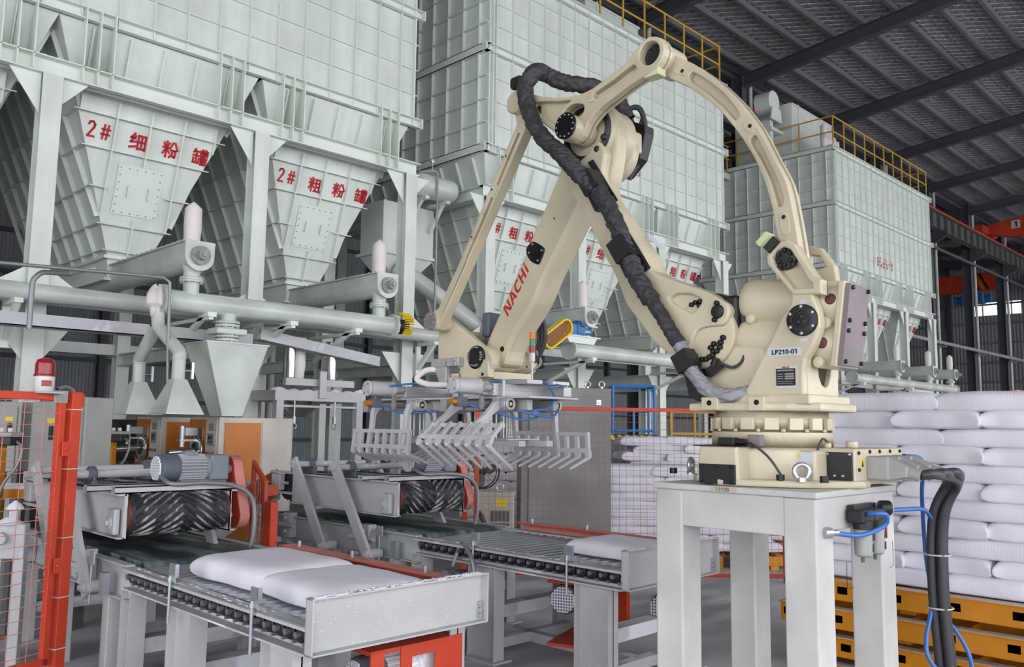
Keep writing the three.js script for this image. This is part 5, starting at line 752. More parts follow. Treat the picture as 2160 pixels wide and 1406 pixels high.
  P('cover_screw', Array.from({ length: 8 }, (_, i) => XD(3.812, 3.822, -4.655 + 0.052 * Math.sin(i * 0.785 + 0.3), 2.395 + 0.052 * Math.cos(i * 0.785 + 0.3), 0.007, 10, 0.002)), M.zinc, tl);
  P('bolt_pad', [0.18, 0.4, 0.55, 0.72].map((k) => { const z = -3.82 + k * -0.6, y = 3.62 - k * 0.93; return XD(3.848, 3.858, z, y, 0.017, 14, 0.003); }), M.cream, tl); P('pad_hole', [0.18, 0.4, 0.72].map((k) => XD(3.845, 3.849, -3.82 + k * -0.6, 3.62 - k * 0.93, 0.007, 10, 0.001)), M.blackGloss, tl);
  // cable sleeve: wrinkled cloth tube
  const path = [[3.96, 1.84, -2.22], [3.91, 1.83, -2.27], [3.88, 1.83, -2.34], [3.875, 1.87, -2.43], [3.875, 1.95, -2.5], [3.875, 2.04, -2.55], [3.875, 2.15, -2.62], [3.875, 2.31, -2.73], [3.875, 2.46, -2.84], [3.875, 2.65, -2.94], [3.875, 2.84, -3.02], [3.87, 3.04, -3.13], [3.83, 3.17, -3.25], [3.78, 3.31, -3.36], [3.755, 3.47, -3.52], [3.77, 3.66, -3.64], [3.78, 3.82, -3.69], [3.8, 3.91, -3.67], [3.86, 3.965, -3.66], [3.95, 3.97, -3.66], [4.02, 3.92, -3.58], [4.1, 3.9, -3.5], [4.2, 3.9, -3.45], [4.3, 3.88, -3.43], [4.36, 3.82, -3.38], [4.4, 3.7, -3.33]];
  const cu = new THREE.CatmullRomCurve3(path.map(vec), false, 'catmullrom', 0.5), NL = 620, NR = 36, fr = cu.computeFrenetFrames(NL), pos = [], idx = [];
  for (let i = 0; i <= NL; i++) { const s = i / NL, c = cu.getPointAt(s); for (let j = 0; j <= NR; j++) { const a = j % NR / NR * 6.2832, rough = s < 0.24 ? 0.75 : 1, tw = a + s * 26, q0 = 1 - Math.abs(fbm(Math.cos(tw) * 1.1 + s * 46, Math.sin(tw) * 1.1, s * 40, 2)) * 2.4, q1 = fbm(Math.cos(a) * 1.4, Math.sin(a) * 1.4 + s * 60, s * 25, 3), w = 0.22 * (q0 - 0.5) + 0.3 * q1, r = 0.05 * rough * (1 + w); const n = fr.normals[i].clone().multiplyScalar(Math.cos(a) * r).addScaledVector(fr.binormals[i], Math.sin(a) * r); pos.push(c.x + n.x, c.y + n.y, c.z + n.z); if (i && j) { const q = (i - 1) * (NR + 1) + j - 1, p = i * (NR + 1) + j - 1; idx.push(q, q + 1, p, p, q + 1, p + 1); } } }
  const cut = Math.floor(NL * 0.15), part = (i0, i1) => { const q = pos.slice(i0 * (NR + 1) * 3, (i1 + 1) * (NR + 1) * 3), ix = []; for (let i = 0; i < i1 - i0; i++) for (let j = 0; j < NR; j++) { const a = i * (NR + 1) + j, b = a + NR + 1; ix.push(a, a + 1, b, b, a + 1, b + 1); } const g = new THREE.BufferGeometry(); g.setAttribute('position', new THREE.Float32BufferAttribute(q, 3)); g.setAttribute('uv', new THREE.Float32BufferAttribute(new Float32Array(q.length / 3 * 2), 2)); g.setIndex(ix); g.computeVertexNormals(); return g; };
  const sl = P('cable_sleeve', part(cut, NL), M.sleeve);
  std('sleeveGrey', '#9c9aa0', 0.6, 0, { map: T_mottle }); P('sleeve_end', part(0, cut), M.sleeveGrey, sl);
  const dir = V(0, 0.86, -0.5);
  for (const [y, z] of [[3.12, -3.2], [2.68, -2.965]]) { P('sleeve_clamp', beam([3.865, y - 0.06, z + 0.04], [3.865, y + 0.06, z - 0.035], 0.108, 0.112, V(1, 0, 0)), M.black, sl); P('clamp_plate', [PX([z + 0.1, y - 0.13, z - 0.09, y + 0.17, z - 0.05, y + 0.18, z + 0.14, y - 0.11].map((v) => v), 3.93, 3.948, 0.004), PX([z - 0.1, y - 0.02, z - 0.06, y + 0.02, z + 0.02, y - 0.13, z + 0.0, y - 0.16, z - 0.03, y - 0.15], 3.925, 3.948, 0.006)], M.black, sl); P('clamp_screw', [[0.1, -0.09], [0.075, -0.06], [0.05, -0.03], [-0.0, -0.13]].map(([a, b]) => XD(3.915, 3.93, z + a, y + b, 0.0095, 10, 0.002)), M.bolt, sl); }
  P('sleeve_clamp', [beam([3.87, 1.97, -2.52], [3.87, 2.06, -2.57], 0.1, 0.1, V(1, 0, 0)), PX([-2.6, 1.99, -2.52, 2.06, -2.44, 1.83, -2.5, 1.8, -2.56, 1.83], 3.915, 3.945, 0.004), RB(3.88, 3.98, 3.68, 3.74, -3.72, -3.64, 0.01), RB(3.8, 3.86, 3.88, 3.96, -3.86, -3.76, 0.02)], M.black, sl);
  // motor and cables behind the elbow
  P('elbow_motor', [PX([-3.33, 3.7, -3.19, 3.63, -3.19, 3.58, -3.24, 3.42, -3.36, 3.32, -3.4, 3.34, -3.35, 3.5], 4.4, 4.5, 0.01), RB(4.34, 4.45, 3.5, 3.64, -3.38, -3.28, 0.01)], M.black);
  P('motor_label', PX([-3.31, 3.455, -3.275, 3.455, -3.2925, 3.495], 4.412, 4.418, 0), M.yellowBright); P('bumper', [RB(4.38, 4.44, 3.6, 3.68, -3.38, -3.3, 0.01), RB(4.4, 4.45, 3.47, 3.53, -3.34, -3.28, 0.01)], M.lime);
  P('elbow_cable', [tube([[4.4, 3.74, -3.36], [4.43, 3.79, -3.31], [4.45, 3.76, -3.26], [4.47, 3.62, -3.24], [4.46, 3.45, -3.27], [4.42, 3.3, -3.34]], 0.018, 10, 60), tube([[4.42, 3.77, -3.33], [4.45, 3.68, -3.32], [4.44, 3.64, -3.28], [4.46, 3.72, -3.25]], 0.011, 8, 40)], M.cable);
}
{ // thick cable bundle down to the floor, tied twice
  const t = thing('cable_bundle', 'thick dark cables tied together, hanging from the robot base to the floor', 'cable', [5.0, 0, -1.65]);
  const run = (x, z, dx, dz) => [[x, 1.45, z], [x + 0.08, 1.455, z + 0.05], [4.86 + dx * 0.7, 1.39, -1.55 + dz], [4.93 + dx, 1.2, -1.65 + dz], [4.94 + dx, 0.85, -1.67 + dz], [4.96 + dx, 0.5, -1.66 + dz], [4.98 + dx, 0.02, -1.64 + dz]];
  [[4.21, -1.49, -0.03, 0.03], [4.35, -1.49, 0.0, 0], [4.51, -1.49, 0.035, 0.02], [4.53, -1.5, 0.02, -0.03], [4.36, -1.49, -0.035, -0.02]].forEach(([x, z, a, b], i) => mesh('cable', tube(run(x, z, a, b), i === 3 ? 0.018 : 0.023, 12, 90), i === 3 ? M.conduit : M.cable, t));
  for (const y of [1.0, 0.72]) mesh('cable_tie', new THREE.TorusGeometry(0.064, 0.005, 6, 28).rotateX(Math.PI / 2).translate(4.94 + (1 - y) * 0.04, y, -1.67), M.white, t);
  mesh('air_hose', tube([[4.6, 1.53, -1.7], [4.8, 1.5, -1.68], [4.95, 1.3, -1.74], [4.97, 1.0, -1.74], [4.92, 0.75, -1.7], [4.82, 0.58, -1.7], [4.8, 0.47, -1.68], [4.87, 0.37, -1.6], [5.02, 0.36, -1.56], [5.1, 0.46, -1.58], [5.06, 0.6, -1.64], [4.99, 0.66, -1.68]], 0.011, 8, 120), M.blueTube, t);
  mesh('hose_tee', [C([4.84, 0.39, -1.62], [4.92, 0.36, -1.59], 0.018, 10), C([4.88, 0.37, -1.6], [4.88, 0.3, -1.6], 0.016, 10), tube([[4.88, 0.3, -1.6], [4.89, 0.15, -1.6], [4.91, 0.02, -1.6]], 0.01, 8)], M.conduit, t);
}
{ // filter regulator on the side of the pedestal
  const t = thing('filter_regulator', 'compressed air filter regulator with two grey cups and a pressure gauge on the pedestal', 'regulator', [4.12, 1.1, -1.7]), z = -1.68, Q = 0.08; origin.set(t, V(4.2, 1.1, -1.7));
  mesh('body', [RB(4.03, 4.16, 1.23, 1.29, z - 0.05, z + 0.03, 0.008), RB(4.17, 4.3, 1.23, 1.29, z - 0.05, z + 0.03, 0.008), B(4.05, 4.3, 1.285, 1.31, z - 0.05, z - 0.02), C([4.095, 1.2, z], [4.095, 1.24, z], 0.045, 20), C([4.235, 1.2, z], [4.235, 1.24, z], 0.045, 20)], M.black, t);
  for (const x of [4.095, 4.235]) { const c = mesh('cup', lathe([[0, 0], [0.03, 0], [0.04, 0.012], [0.042, 0.13], [0, 0.13]], 24).translate(x, 1.075, z), M.greyLight, t); mesh('slot', [0, 1].map((i) => B(x + 0.005, x + 0.018, 1.1 + i * 0.05, 1.135 + i * 0.05, z + 0.036, z + 0.043)), M.black, c); mesh('drain', C([x - 0.01, 1.05, z], [x - 0.01, 1.078, z], 0.009, 8), M.greyDark, c); mesh('red_clip', PZ([x + 0.02, 1.2, x + 0.04, 1.2, x + 0.035, 1.15], z + 0.035, z + 0.042, 0), M.redLamp, c); }
  mesh('gauge', [disc([4.31, 1.285, z - 0.01], [4.35, 1.285, z + 0.03], 0.036, 28)], M.black, t); mesh('gauge_face', disc([4.35, 1.285, z + 0.03], [4.353, 1.285, z + 0.033], 0.03, 28, 0.001), M.white, t);
  mesh('air_tube', tube([[4.08, 1.27, z + 0.03], [4.07, 1.28, z + 0.08], [4.12, 1.27, z + 0.1], [4.14, 1.22, z + 0.08], [4.02, 1.18, z + 0.02], [3.86, 1.195, z - 0.03]], 0.011, 8, 70), M.blueTube, t);
  mesh('air_tube', tube([[4.34, 1.27, z], [4.5, 1.27, z + 0.04], [4.7, 1.26, -1.62], [4.92, 1.2, -1.66]], 0.011, 8, 40), M.blueTube, t);
  mesh('fitting', [hexBolt([3.8, 1.2, -1.735], [3.84, 1.2, -1.72], 0.025), C([3.82, 1.2, -1.73], [3.87, 1.2, -1.7], 0.014, 10)], M.zinc, t);
}
// ---------- gripper ----------
{
  const t = thing('bag_gripper', 'dusty aluminium bag gripper with hooked fork fingers hanging from the robot wrist', 'gripper', [4.1, 1.38, -4.57]);
  const P = (n, g, m = M.aluDust, p = t) => mesh(n, g, m, p);
  P('mount_plate', [RB(3.88, 4.36, 1.838, 1.852, -5.42, -3.72, 0.003), RB(3.95, 4.3, 1.925, 1.94, -4.75, -4.1, 0.003), RB(4.0, 4.3, 1.85, 1.925, -4.6, -4.3, 0.01)]);
  const prof = (x0, x1, z) => [RB(x0, x1, 1.855, 1.94, z - 0.045, z + 0.045, 0.006), ...[1.875, 1.9, 1.925].map((y) => B(x0, x1, y - 0.004, y + 0.004, z + 0.04, z + 0.05)), ...[1.875, 1.9, 1.925].map((y) => B(x0, x1, y - 0.004, y + 0.004, z - 0.05, z - 0.04))];
  for (const z of [-5.0, -4.07]) P('profile_rail', prof(3.86, 4.52, z), M.alu);
  P('profile_rail', RB(4.36, 4.44, 1.86, 1.93, -5.3, -3.85, 0.006), M.alu);
  for (const z of [-5.03, -4.1]) {
    const cy = P('air_cylinder', [disc([3.56, 1.915, z], [3.585, 1.915, z], 0.056, 28), disc([3.585, 1.915, z], [3.78, 1.915, z], 0.053, 28), disc([3.77, 1.915, z], [3.8, 1.915, z], 0.056, 28), disc([4.52, 1.905, z], [4.66, 1.905, z], 0.05, 28)]);
    P('cylinder_screw', [0.6, 2.2, 3.7, 5.3].map((a) => disc([3.553, 1.915 + 0.04 * Math.cos(a), z + 0.04 * Math.sin(a)], [3.562, 1.915 + 0.04 * Math.cos(a), z + 0.04 * Math.sin(a)], 0.008, 8)), M.steel, cy);
    P('clevis', [RB(3.8, 3.86, 1.86, 1.95, z - 0.035, z + 0.035, 0.006), C([3.79, 1.91, z + 0.05], [3.85, 1.91, z + 0.05], 0.025, 16)], M.greyLight, cy);
    P('fitting', [RB(3.6, 3.68, 1.78, 1.84, z - 0.03, z + 0.03, 0.006), C([3.64, 1.83, z], [3.64, 1.87, z], 0.016, 10)], M.motorDark, cy); P('brass_end', [C([3.56, 1.81, z], [3.61, 1.81, z], 0.02, 8), C([3.76, 1.77, z + 0.05], [3.79, 1.77, z + 0.05], 0.016, 8)], M.orange, cy); P('silencer', lathe([[0.012, 0], [0.025, 0.03], [0.014, 0.09]], 12).translate(3.75, 1.76, z + 0.08), M.rust, cy);
  }
  P('under_frame', [RB(3.95, 4.0, 1.76, 1.83, -5.4, -3.8, 0.005), RB(4.2, 4.25, 1.76, 1.83, -5.4, -3.8, 0.005), C([3.92, 1.785, -5.3], [3.92, 1.785, -4.75], 0.03, 16), C([3.92, 1.785, -4.4], [3.92, 1.785, -4.0], 0.03, 16)], M.greyLight);
  for (const [z0, z1, open] of [[-4.55, -3.88, true], [-5.47, -4.78, false]]) {
    for (const s of [-1, 1]) {
      const X = s < 0 ? 3.87 : 4.32, Y = 1.8;
      const sh = P('clamp_shaft', C([X, Y, z0], [X, Y, z1], 0.02, 14), M.steel);
      P('end_hub', [disc([X, Y, z1 - 0.05], [X, Y, z1 - 0.005], 0.045, 28), ring([X, Y, z1 - 0.005], [X, Y, z1 + 0.012], 0.024, 0.042, 28)], M.alu, sh); P('hub_face', disc([X, Y, z1 - 0.005], [X, Y, z1 + 0.006], 0.03, 20), M.black, sh); P('hub_centre', disc([X, Y, z1], [X, Y, z1 + 0.014], 0.012, 12), M.lime, sh);
      P('bearing_block', [RB(X - 0.04, X + 0.04, 1.75, 1.84, z1 - 0.13, z1 - 0.07, 0.006), RB(X - 0.04, X + 0.04, 1.75, 1.84, z0 + 0.02, z0 + 0.08, 0.006)], M.greyLight, sh);
      // profile of an arm in x,y relative to the shaft: open or closed
      const op = open && s < 0, f = (p) => p.map(([a, b]) => [X + s * a, Y + b]);
      const armP = op ? [[0.0, 0.03], [0.07, 0.01], [0.14, -0.06], [0.27, -0.14], [0.37, -0.23], [0.35, -0.25], [0.22, -0.16], [0.1, -0.08], [0.03, -0.035], [0, -0.035]] : [[0, 0.03], [0.06, 0.01], [0.085, -0.05], [0.095, -0.19], [0.12, -0.31], [0.09, -0.32], [0.065, -0.2], [0.05, -0.07], [0.02, -0.03], [0, -0.03]];
      const up = op ? [0.25, -0.14] : [0.1, -0.19], lo = op ? [0.345, -0.215] : [0.11, -0.3], kn = op ? [0.37, -0.26] : [0.115, -0.345], tip = op ? [0.16, -0.405] : [-0.07, -0.415], L = [X + s * lo[0], Y + lo[1]], U = [X + s * up[0], Y + up[1]], K = [X + s * kn[0], Y + kn[1]], T = [X + s * tip[0], Y + tip[1]];
      const zc0 = z0 + (open ? 0.17 : 0.02), n = 8, zr = [z0 + (open ? 0.19 : 0.01), z0 + (open ? 0.87 : 0.7)];
      const comb = P('fork_comb', [RB(U[0] - 0.014, U[0] + 0.014, U[1] - 0.014, U[1] + 0.014, zr[0], zr[1], 0.004), RB(L[0] - 0.012, L[0] + 0.012, L[1] - 0.016, L[1] + 0.016, zr[0], zr[1], 0.004)]);
      for (const z of [z0 + 0.2, z1 - 0.08]) P('swing_arm', PZ(f(armP).flat(), z - 0.02, z + 0.02, 0.006), M.aluDust, comb);
      for (let i = 0; i < n; i++) { const z = zr[0] + 0.012 + i * (zr[1] - zr[0] - 0.024) / (n - 1); P('finger', [beam([U[0], U[1] + 0.015, z], [L[0], L[1], z], 0.024, 0.026, V(0, 0, 1)), beam([L[0], L[1], z], [K[0], K[1], z], 0.026, 0.036, V(0, 0, 1)), sph([K[0], K[1], z], 0.017, 10), C([K[0], K[1], z], [T[0], T[1], z], 0.017, 10, 0.009), sph(T.concat(z), 0.009, 8)], M.aluDust, comb); }
    }
    P('press_plate', [RB(3.96, 4.02, 1.525, 1.565, z1 - 0.65, z1 + 0.0, 0.004), RB(4.16, 4.22, 1.525, 1.565, z1 - 0.65, z1 + 0.06, 0.004), B(3.95, 4.25, 1.566, 1.575, z1 - 0.5, z1 - 0.1)]);
    P('guide_rod', [[4.06, z1 - 0.25], [4.06, z1 - 0.32], [4.12, z1 - 0.28]].map(([x, z]) => C([x, 1.57, z], [x, 1.84, z], 0.008, 10)), M.steel);
  }
  const hose = (p) => tube(p, 0.008, 8, 50);
  P('air_hose', [hose([[3.68, 1.8, -4.1], [3.8, 1.76, -4.0], [3.95, 1.7, -3.85], [4.05, 1.72, -3.8]]), hose([[3.7, 1.79, -5.03], [3.8, 1.74, -4.9], [3.9, 1.75, -4.8], [4.0, 1.77, -4.6]]), hose([[4.0, 1.95, -4.3], [4.1, 1.97, -4.05], [4.25, 1.95, -3.9], [4.3, 1.93, -3.8]]), hose([[4.25, 1.94, -3.9], [4.2, 1.86, -3.8], [4.1, 1.78, -3.75], [4.0, 1.76, -3.8]]), hose([[3.9, 1.76, -3.84], [4.1, 1.72, -3.74], [4.25, 1.77, -3.8]]), hose([[3.7, 1.93, -5.0], [3.9, 1.96, -4.9], [4.0, 1.95, -4.7]])], M.blueTube);
  P('valve_block', [RB(4.05, 4.2, 1.94, 1.97, -4.1, -3.9, 0.004), RB(4.25, 4.42, 1.94, 1.965, -4.0, -3.85, 0.004), C([3.93, 1.85, -4.0], [3.93, 1.96, -4.0], 0.012, 8), C([4.5, 1.85, -3.95], [4.5, 1.97, -3.95], 0.012, 8)], M.alu);
  const w = thing('signal_tower', 'small signal tower with orange, green and red lamps on a thin white pole', 'signal lamp', [4.2, 1.94, -4.0]);
  mesh('pole', C([4.2, 1.94, -4.0], [4.2, 2.1, -4.0], 0.007, 10), M.white, w); mesh('base', C([4.2, 2.1, -4.0], [4.2, 2.16, -4.0], 0.02, 18), M.white, w);
  mesh('red_lamp', C([4.2, 2.16, -4.0], [4.2, 2.205, -4.0], 0.021, 18), M.redLamp, w); mesh('green_lamp', C([4.2, 2.207, -4.0], [4.2, 2.252, -4.0], 0.021, 18), M.green, w); std('amber', '#e2782a', 0.4); mesh('orange_lamp', C([4.2, 2.254, -4.0], [4.2, 2.3, -4.0], 0.021, 18), M.amber, w); mesh('cap', disc([4.2, 2.3, -4.0], [4.2, 2.312, -4.0], 0.02, 18), M.white, w);
}

// ---------- filled sacks ----------
function sackGeo(L, W, H, sd, sag = 1) {                            // lies on y = 0, long side along x
  const nx = 30, nz = 20, pos = [], idx = [], top = [], bot = [];
  const edge = (a, p) => Math.pow(Math.max(0, 1 - Math.pow(Math.abs(a), p)), 1 / 3.2);
  for (const side of [1, -1]) for (let i = 0; i <= nx; i++) for (let j = 0; j <= nz; j++) {
    const s = Math.sin((i / nx - 0.5) * Math.PI), u = Math.sin((j / nz - 0.5) * Math.PI), h = edge(s, 8) * edge(u, 6), rim = h < 1e-4;
    const n = 0.09 * fbm(s * 2.2 + sd, u * 2 + 3 * sd, sd * 1.7, 3) + 0.035 * Math.sin(u * 9 + s * 4 + sd) * Math.abs(s) ** 2, ear = 1 + 0.035 * Math.pow(Math.abs(s * u), 4) - 0.03 * (1 - u * u) * Math.abs(s) ** 8;
    const y = H * (side > 0 ? 0.42 + 0.58 * h * (1 + n * sag) : 0.42 - 0.42 * Math.pow(h, 0.6) + 0.01 * n * h);
    pos.push(L / 2 * s * ear * (1 + 0.012 * Math.sin(u * 7 + sd)), y, W / 2 * u * (1 - 0.02 * (1 - s * s) * Math.sin(sd * 5)) * (1 + 0.02 * Math.sin(s * 6 + sd)));
  }
  const N = (nx + 1) * (nz + 1);
  for (let i = 0; i < nx; i++) for (let j = 0; j < nz; j++) { const a = i * (nz + 1) + j, b = a + nz + 1; idx.push(a, a + 1, b, b, a + 1, b + 1, N + a, N + b, N + a + 1, N + b, N + b + 1, N + a + 1); }
  let g = new THREE.BufferGeometry(); g.setAttribute('position', new THREE.Float32BufferAttribute(pos, 3)); g.setIndex(idx); g = mergeVertices(g, 1e-4); g.computeVertexNormals();
  const p = g.attributes.position, uv = new Float32Array(p.count * 2); for (let i = 0; i < p.count; i++) { uv[2 * i] = p.getX(i); uv[2 * i + 1] = p.getZ(i) + p.getY(i); } g.setAttribute('uv', new THREE.BufferAttribute(uv, 2)); return g;
}
const sackG = new Map();
function sack(L, W, H, k, at3, turn, label, group, mat = M.bag, rx = 0, rz = 0) {
  const key = [L, W, H, k].join(); if (!sackG.has(key)) sackG.set(key, sackGeo(L, W, H, k * 1.37 + 0.4));
  const m = new THREE.Mesh(sackG.get(key), mat); m.castShadow = m.receiveShadow = true; m.name = numbered('sack'); m.position.set(...at3); m.rotation.set(rx, turn, rz, 'YXZ'); scene.add(m); return tag(m, label, 'sack', group);
}
sack(0.8, 0.6, 0.135, 3, [2.53, 0.776, -4.41], Math.PI / 2 + 0.03, 'filled white sack on the roller conveyor, the one nearer the green belt');
sack(0.68, 0.6, 0.125, 5, [2.53, 0.776, -3.7], Math.PI / 2 - 0.05, 'filled white sack on the roller conveyor, pushed against the white end plate');
sack(0.66, 0.5, 0.11, 4, [4.82, 0.776, -3.68], Math.PI / 2, 'filled white sack on the far roller conveyor, half hidden by the pedestal');
{ // stack on yellow pallets beside the robot
  const X = 5.93, y0 = 0.632, rows = 11, p = 0.1155;
  const nm = ['lowest', 'second', 'third', 'fourth', 'fifth', 'sixth', 'seventh', 'eighth', 'ninth', 'tenth', 'top'];
  const yy = (z) => 1; 
  for (let r = 0; r < rows; r++) {
    const y = y0 + r * p, long = r % 2 === 0, jz = rnd(-0.02, 0.02);
    const w = long ? 0.79 : 0.53, n = long ? 3 : 4, start = -2.76 + jz;
    for (let k = 0; k < n; k++) {
      const zc = start + w * (k + 0.5), where = nm[r] + ' layer on the yellow pallets, ' + ['first', 'second', 'third', 'fourth'][k] + ' from the robot';
      if (long) sack(0.81, 0.52, 0.137, (r * 3 + k) % 9, [X + 0.25 + rnd(-0.012, 0.012), y + rnd(-0.004, 0.004), zc], Math.PI / 2 + rnd(-0.03, 0.03), 'white sack, long side out, ' + where, 'sacks on the yellow pallets');
      else sack(0.8, 0.545, 0.137, (r * 5 + k) % 9, [X + 0.38 + rnd(-0.02, 0.015), y + rnd(-0.004, 0.004), zc], rnd(-0.03, 0.03), 'white sack, end out, ' + where, 'sacks on the yellow pallets');
    }
    if (r >= rows - 2) for (let k = 0; k < 3; k++) sack(0.81, 0.52, 0.137, (r + k) % 9, [X + (long ? 0.77 : 1.05), y, -2.4 + 0.79 * k], Math.PI / 2 + rnd(-0.03, 0.03), 'white sack in the back row, ' + nm[r] + ' layer on the yellow pallets, ' + ['first', 'second', 'third'][k] + ' along', 'sacks on the yellow pallets');
  }
}
function metalPallet(x, y, z, label, dz) {
  const t = thing('metal_pallet', label, 'pallet', [x, y, z]), z0 = z - 0.75, z1 = z + 1.15;
  const rail = (a) => [RB(a, a + 0.06, y + 0.05, y + 0.185, z0, z1, 0.006), B(a - 0.02, a + 0.08, y + 0.178, y + 0.186, z0, z1)];
  mesh('side_rail', rail(x), M.yellow, t); mesh('side_rail', rail(x + 1.1), M.yellow, t); mesh('middle_rail', rail(x + 0.55), M.yellow, t);
  for (let i = 0; i < 6; i++) mesh('cross_bar', RB(x, x + 1.16, y + 0.09, y + 0.15, z0 + 0.02 + i * 0.36, z0 + 0.1 + i * 0.36, 0.005), M.yellow, t);
  for (const zz of [z0 + 0.05, z, z1 - 0.15]) for (const q of [x + 0.14, x + 0.9]) mesh('foot', RB(q, q + 0.1, y, y + 0.09, zz, zz + 0.1, 0.004), M.yellow, t);
  mesh('end_channel', [RB(x + 0.02, x + 1.14, y + 0.06, y + 0.175, z0 - 0.005, z0 + 0.03, 0.004)], M.yellow, t);
  const d = mesh('powder_film', B(x - 0.018, x + 0.075, y + 0.186, y + 0.188, z0 + 0.02, z1 - 0.02), M.redDust, t); d.material = M.convDust; return t;
}
metalPallet(5.86, 0.443, -2.28, 'top yellow steel pallet, under the white sacks'); metalPallet(5.84, 0.252, -2.31, 'second yellow steel pallet from the top, under the white sacks'); metalPallet(5.87, 0.061, -2.27, 'third yellow steel pallet from the top, close to the floor'); metalPallet(5.86, -0.03 + 0.03, -2.27, 'lowest yellow steel pallet, resting on the floor').scale.set(1, 0.33, 1);
single('scale_edge', 'grey flat plate edge in front of the yellow pallets at the frame edge', 'plate', [RB(4.9, 5.5, 0.42, 0.44, -0.95, -0.6, 0.004), C([5.2, 0, -0.8], [5.2, 0.42, -0.8], 0.04, 14)], M.greyLight);
// diagonal rear area: x to the camera's right, d ahead of it
const dg = (px, y, d) => { const x = (px - 1080) / 1786.1 * d; return V(0.7071 * (x + d), y, 0.7071 * (x - d)); }, T45 = -Math.PI / 4;
{ const nm = ['lowest', 'second', 'third', 'fourth', 'fifth', 'sixth', 'seventh', 'eighth', 'ninth', 'tenth', 'eleventh', 'twelfth', 'thirteenth'];
  for (let r = 0; r < 10; r++) { const long = r % 2 === 0; for (let k = 0; k < 3; k++) { const p = dg((long ? 1338 : 1330) + k * 118 + (k && !long ? -20 : 0), 0.16 + r * 0.1, 10.85); sack(0.74, 0.5, r > 8 ? 0.15 : 0.122, (r + 2 * k) % 9, p.toArray(), T45 + rnd(-0.05, 0.05) + (long ? 0 : rnd(-0.02, 0.02)), 'white sack behind the fence, ' + nm[r] + ' layer, ' + ['first', 'second', 'third'][k] + ' from the grey cabinet', 'sacks stacked behind the mesh fence', M.bagOld); } }
  for (let r = 0; r < 13; r++) for (let k = 0; k < 4; k++) { if (r < 8) continue; const p = dg(1360 + k * 95 + (r % 2) * 30, 0.16 + r * 0.104, 12.1); sack(0.78, 0.5, 0.14, (r + k) % 9, p.toArray(), T45 + rnd(-0.25, 0.25), 'white sack on the rear stack, ' + nm[r] + ' layer, ' + ['first', 'second', 'third', 'fourth'][k] + ' from the grey cabinet', 'sacks stacked behind the mesh fence', M.bagOld, rnd(-0.06, 0.06), rnd(-0.05, 0.05)); }
  for (let r = 0; r < 10; r++) for (let k = 0; k < 2; k++) { const p = dg(1025 + k * 92 + (r % 2) * 12, 0.16 + r * 0.125, 12.0); sack(0.62, 0.5, 0.15, (r + k + 4) % 9, p.toArray(), T45 + rnd(-0.04, 0.04), 'white sack, ' + nm[r] + ' layer of the stack behind the standing fan, ' + ['first', 'second'][k] + ' column', 'sacks stacked behind the fan', M.bagOld); }
  const pal = (px, d, w, label) => { const p = dg(px, 0, d), t = thing('metal_pallet', label, 'pallet', p.toArray(), { turn: T45, own: 1 }); mesh('side_rail', [RB(-w / 2, w / 2, 0.05, 0.155, 0.5, 0.56, 0.005)], M.yellow, t); mesh('side_rail', RB(-w / 2, w / 2, 0.05, 0.155, -0.5, -0.44, 0.005), M.yellow, t); mesh('foot', [B(-w / 2, -w / 2 + 0.1, 0, 0.05, 0.45, 0.56), B(w / 2 - 0.1, w / 2, 0, 0.05, 0.45, 0.56), B(-0.05, 0.05, 0, 0.05, 0.45, 0.56)], M.yellow, t); for (let i = 0; i < 6; i++) mesh('cross_bar', B(-w / 2 + 0.04 + i * (w - 0.12) / 5, -w / 2 + 0.12 + i * (w - 0.12) / 5, 0.1, 0.15, -0.5, 0.55), M.yellow, t); };
  pal(1392, 10.9, 1.3, 'yellow steel pallet under the stack behind the mesh fence, nearer the grey cabinet'); pal(1600, 10.9, 1.0, 'yellow steel pallet behind the mesh fence, seen between the pedestal legs'); pal(1070, 12.0, 1.3, 'yellow steel pallet under the stack behind the fan'); pal(1470, 12.1, 2.2, 'yellow steel pallet under the rear stack behind the mesh fence');
  for (let r = 0; r < 8; r++) { const p = dg(1480, 0.16 + r * 0.104, 12.1), g = null; }
  single('sack_block', 'lower part of the rear sack stack behind the mesh fence', 'sack stack', [0].map(() => RB(-1.1, 1.1, 0, 0.84, -0.42, 0.35, 0.06).rotateY(T45).translate(dg(1480, 0, 12.1).x, 0.16, dg(1480, 0, 12.1).z)), M.bagOld);
}
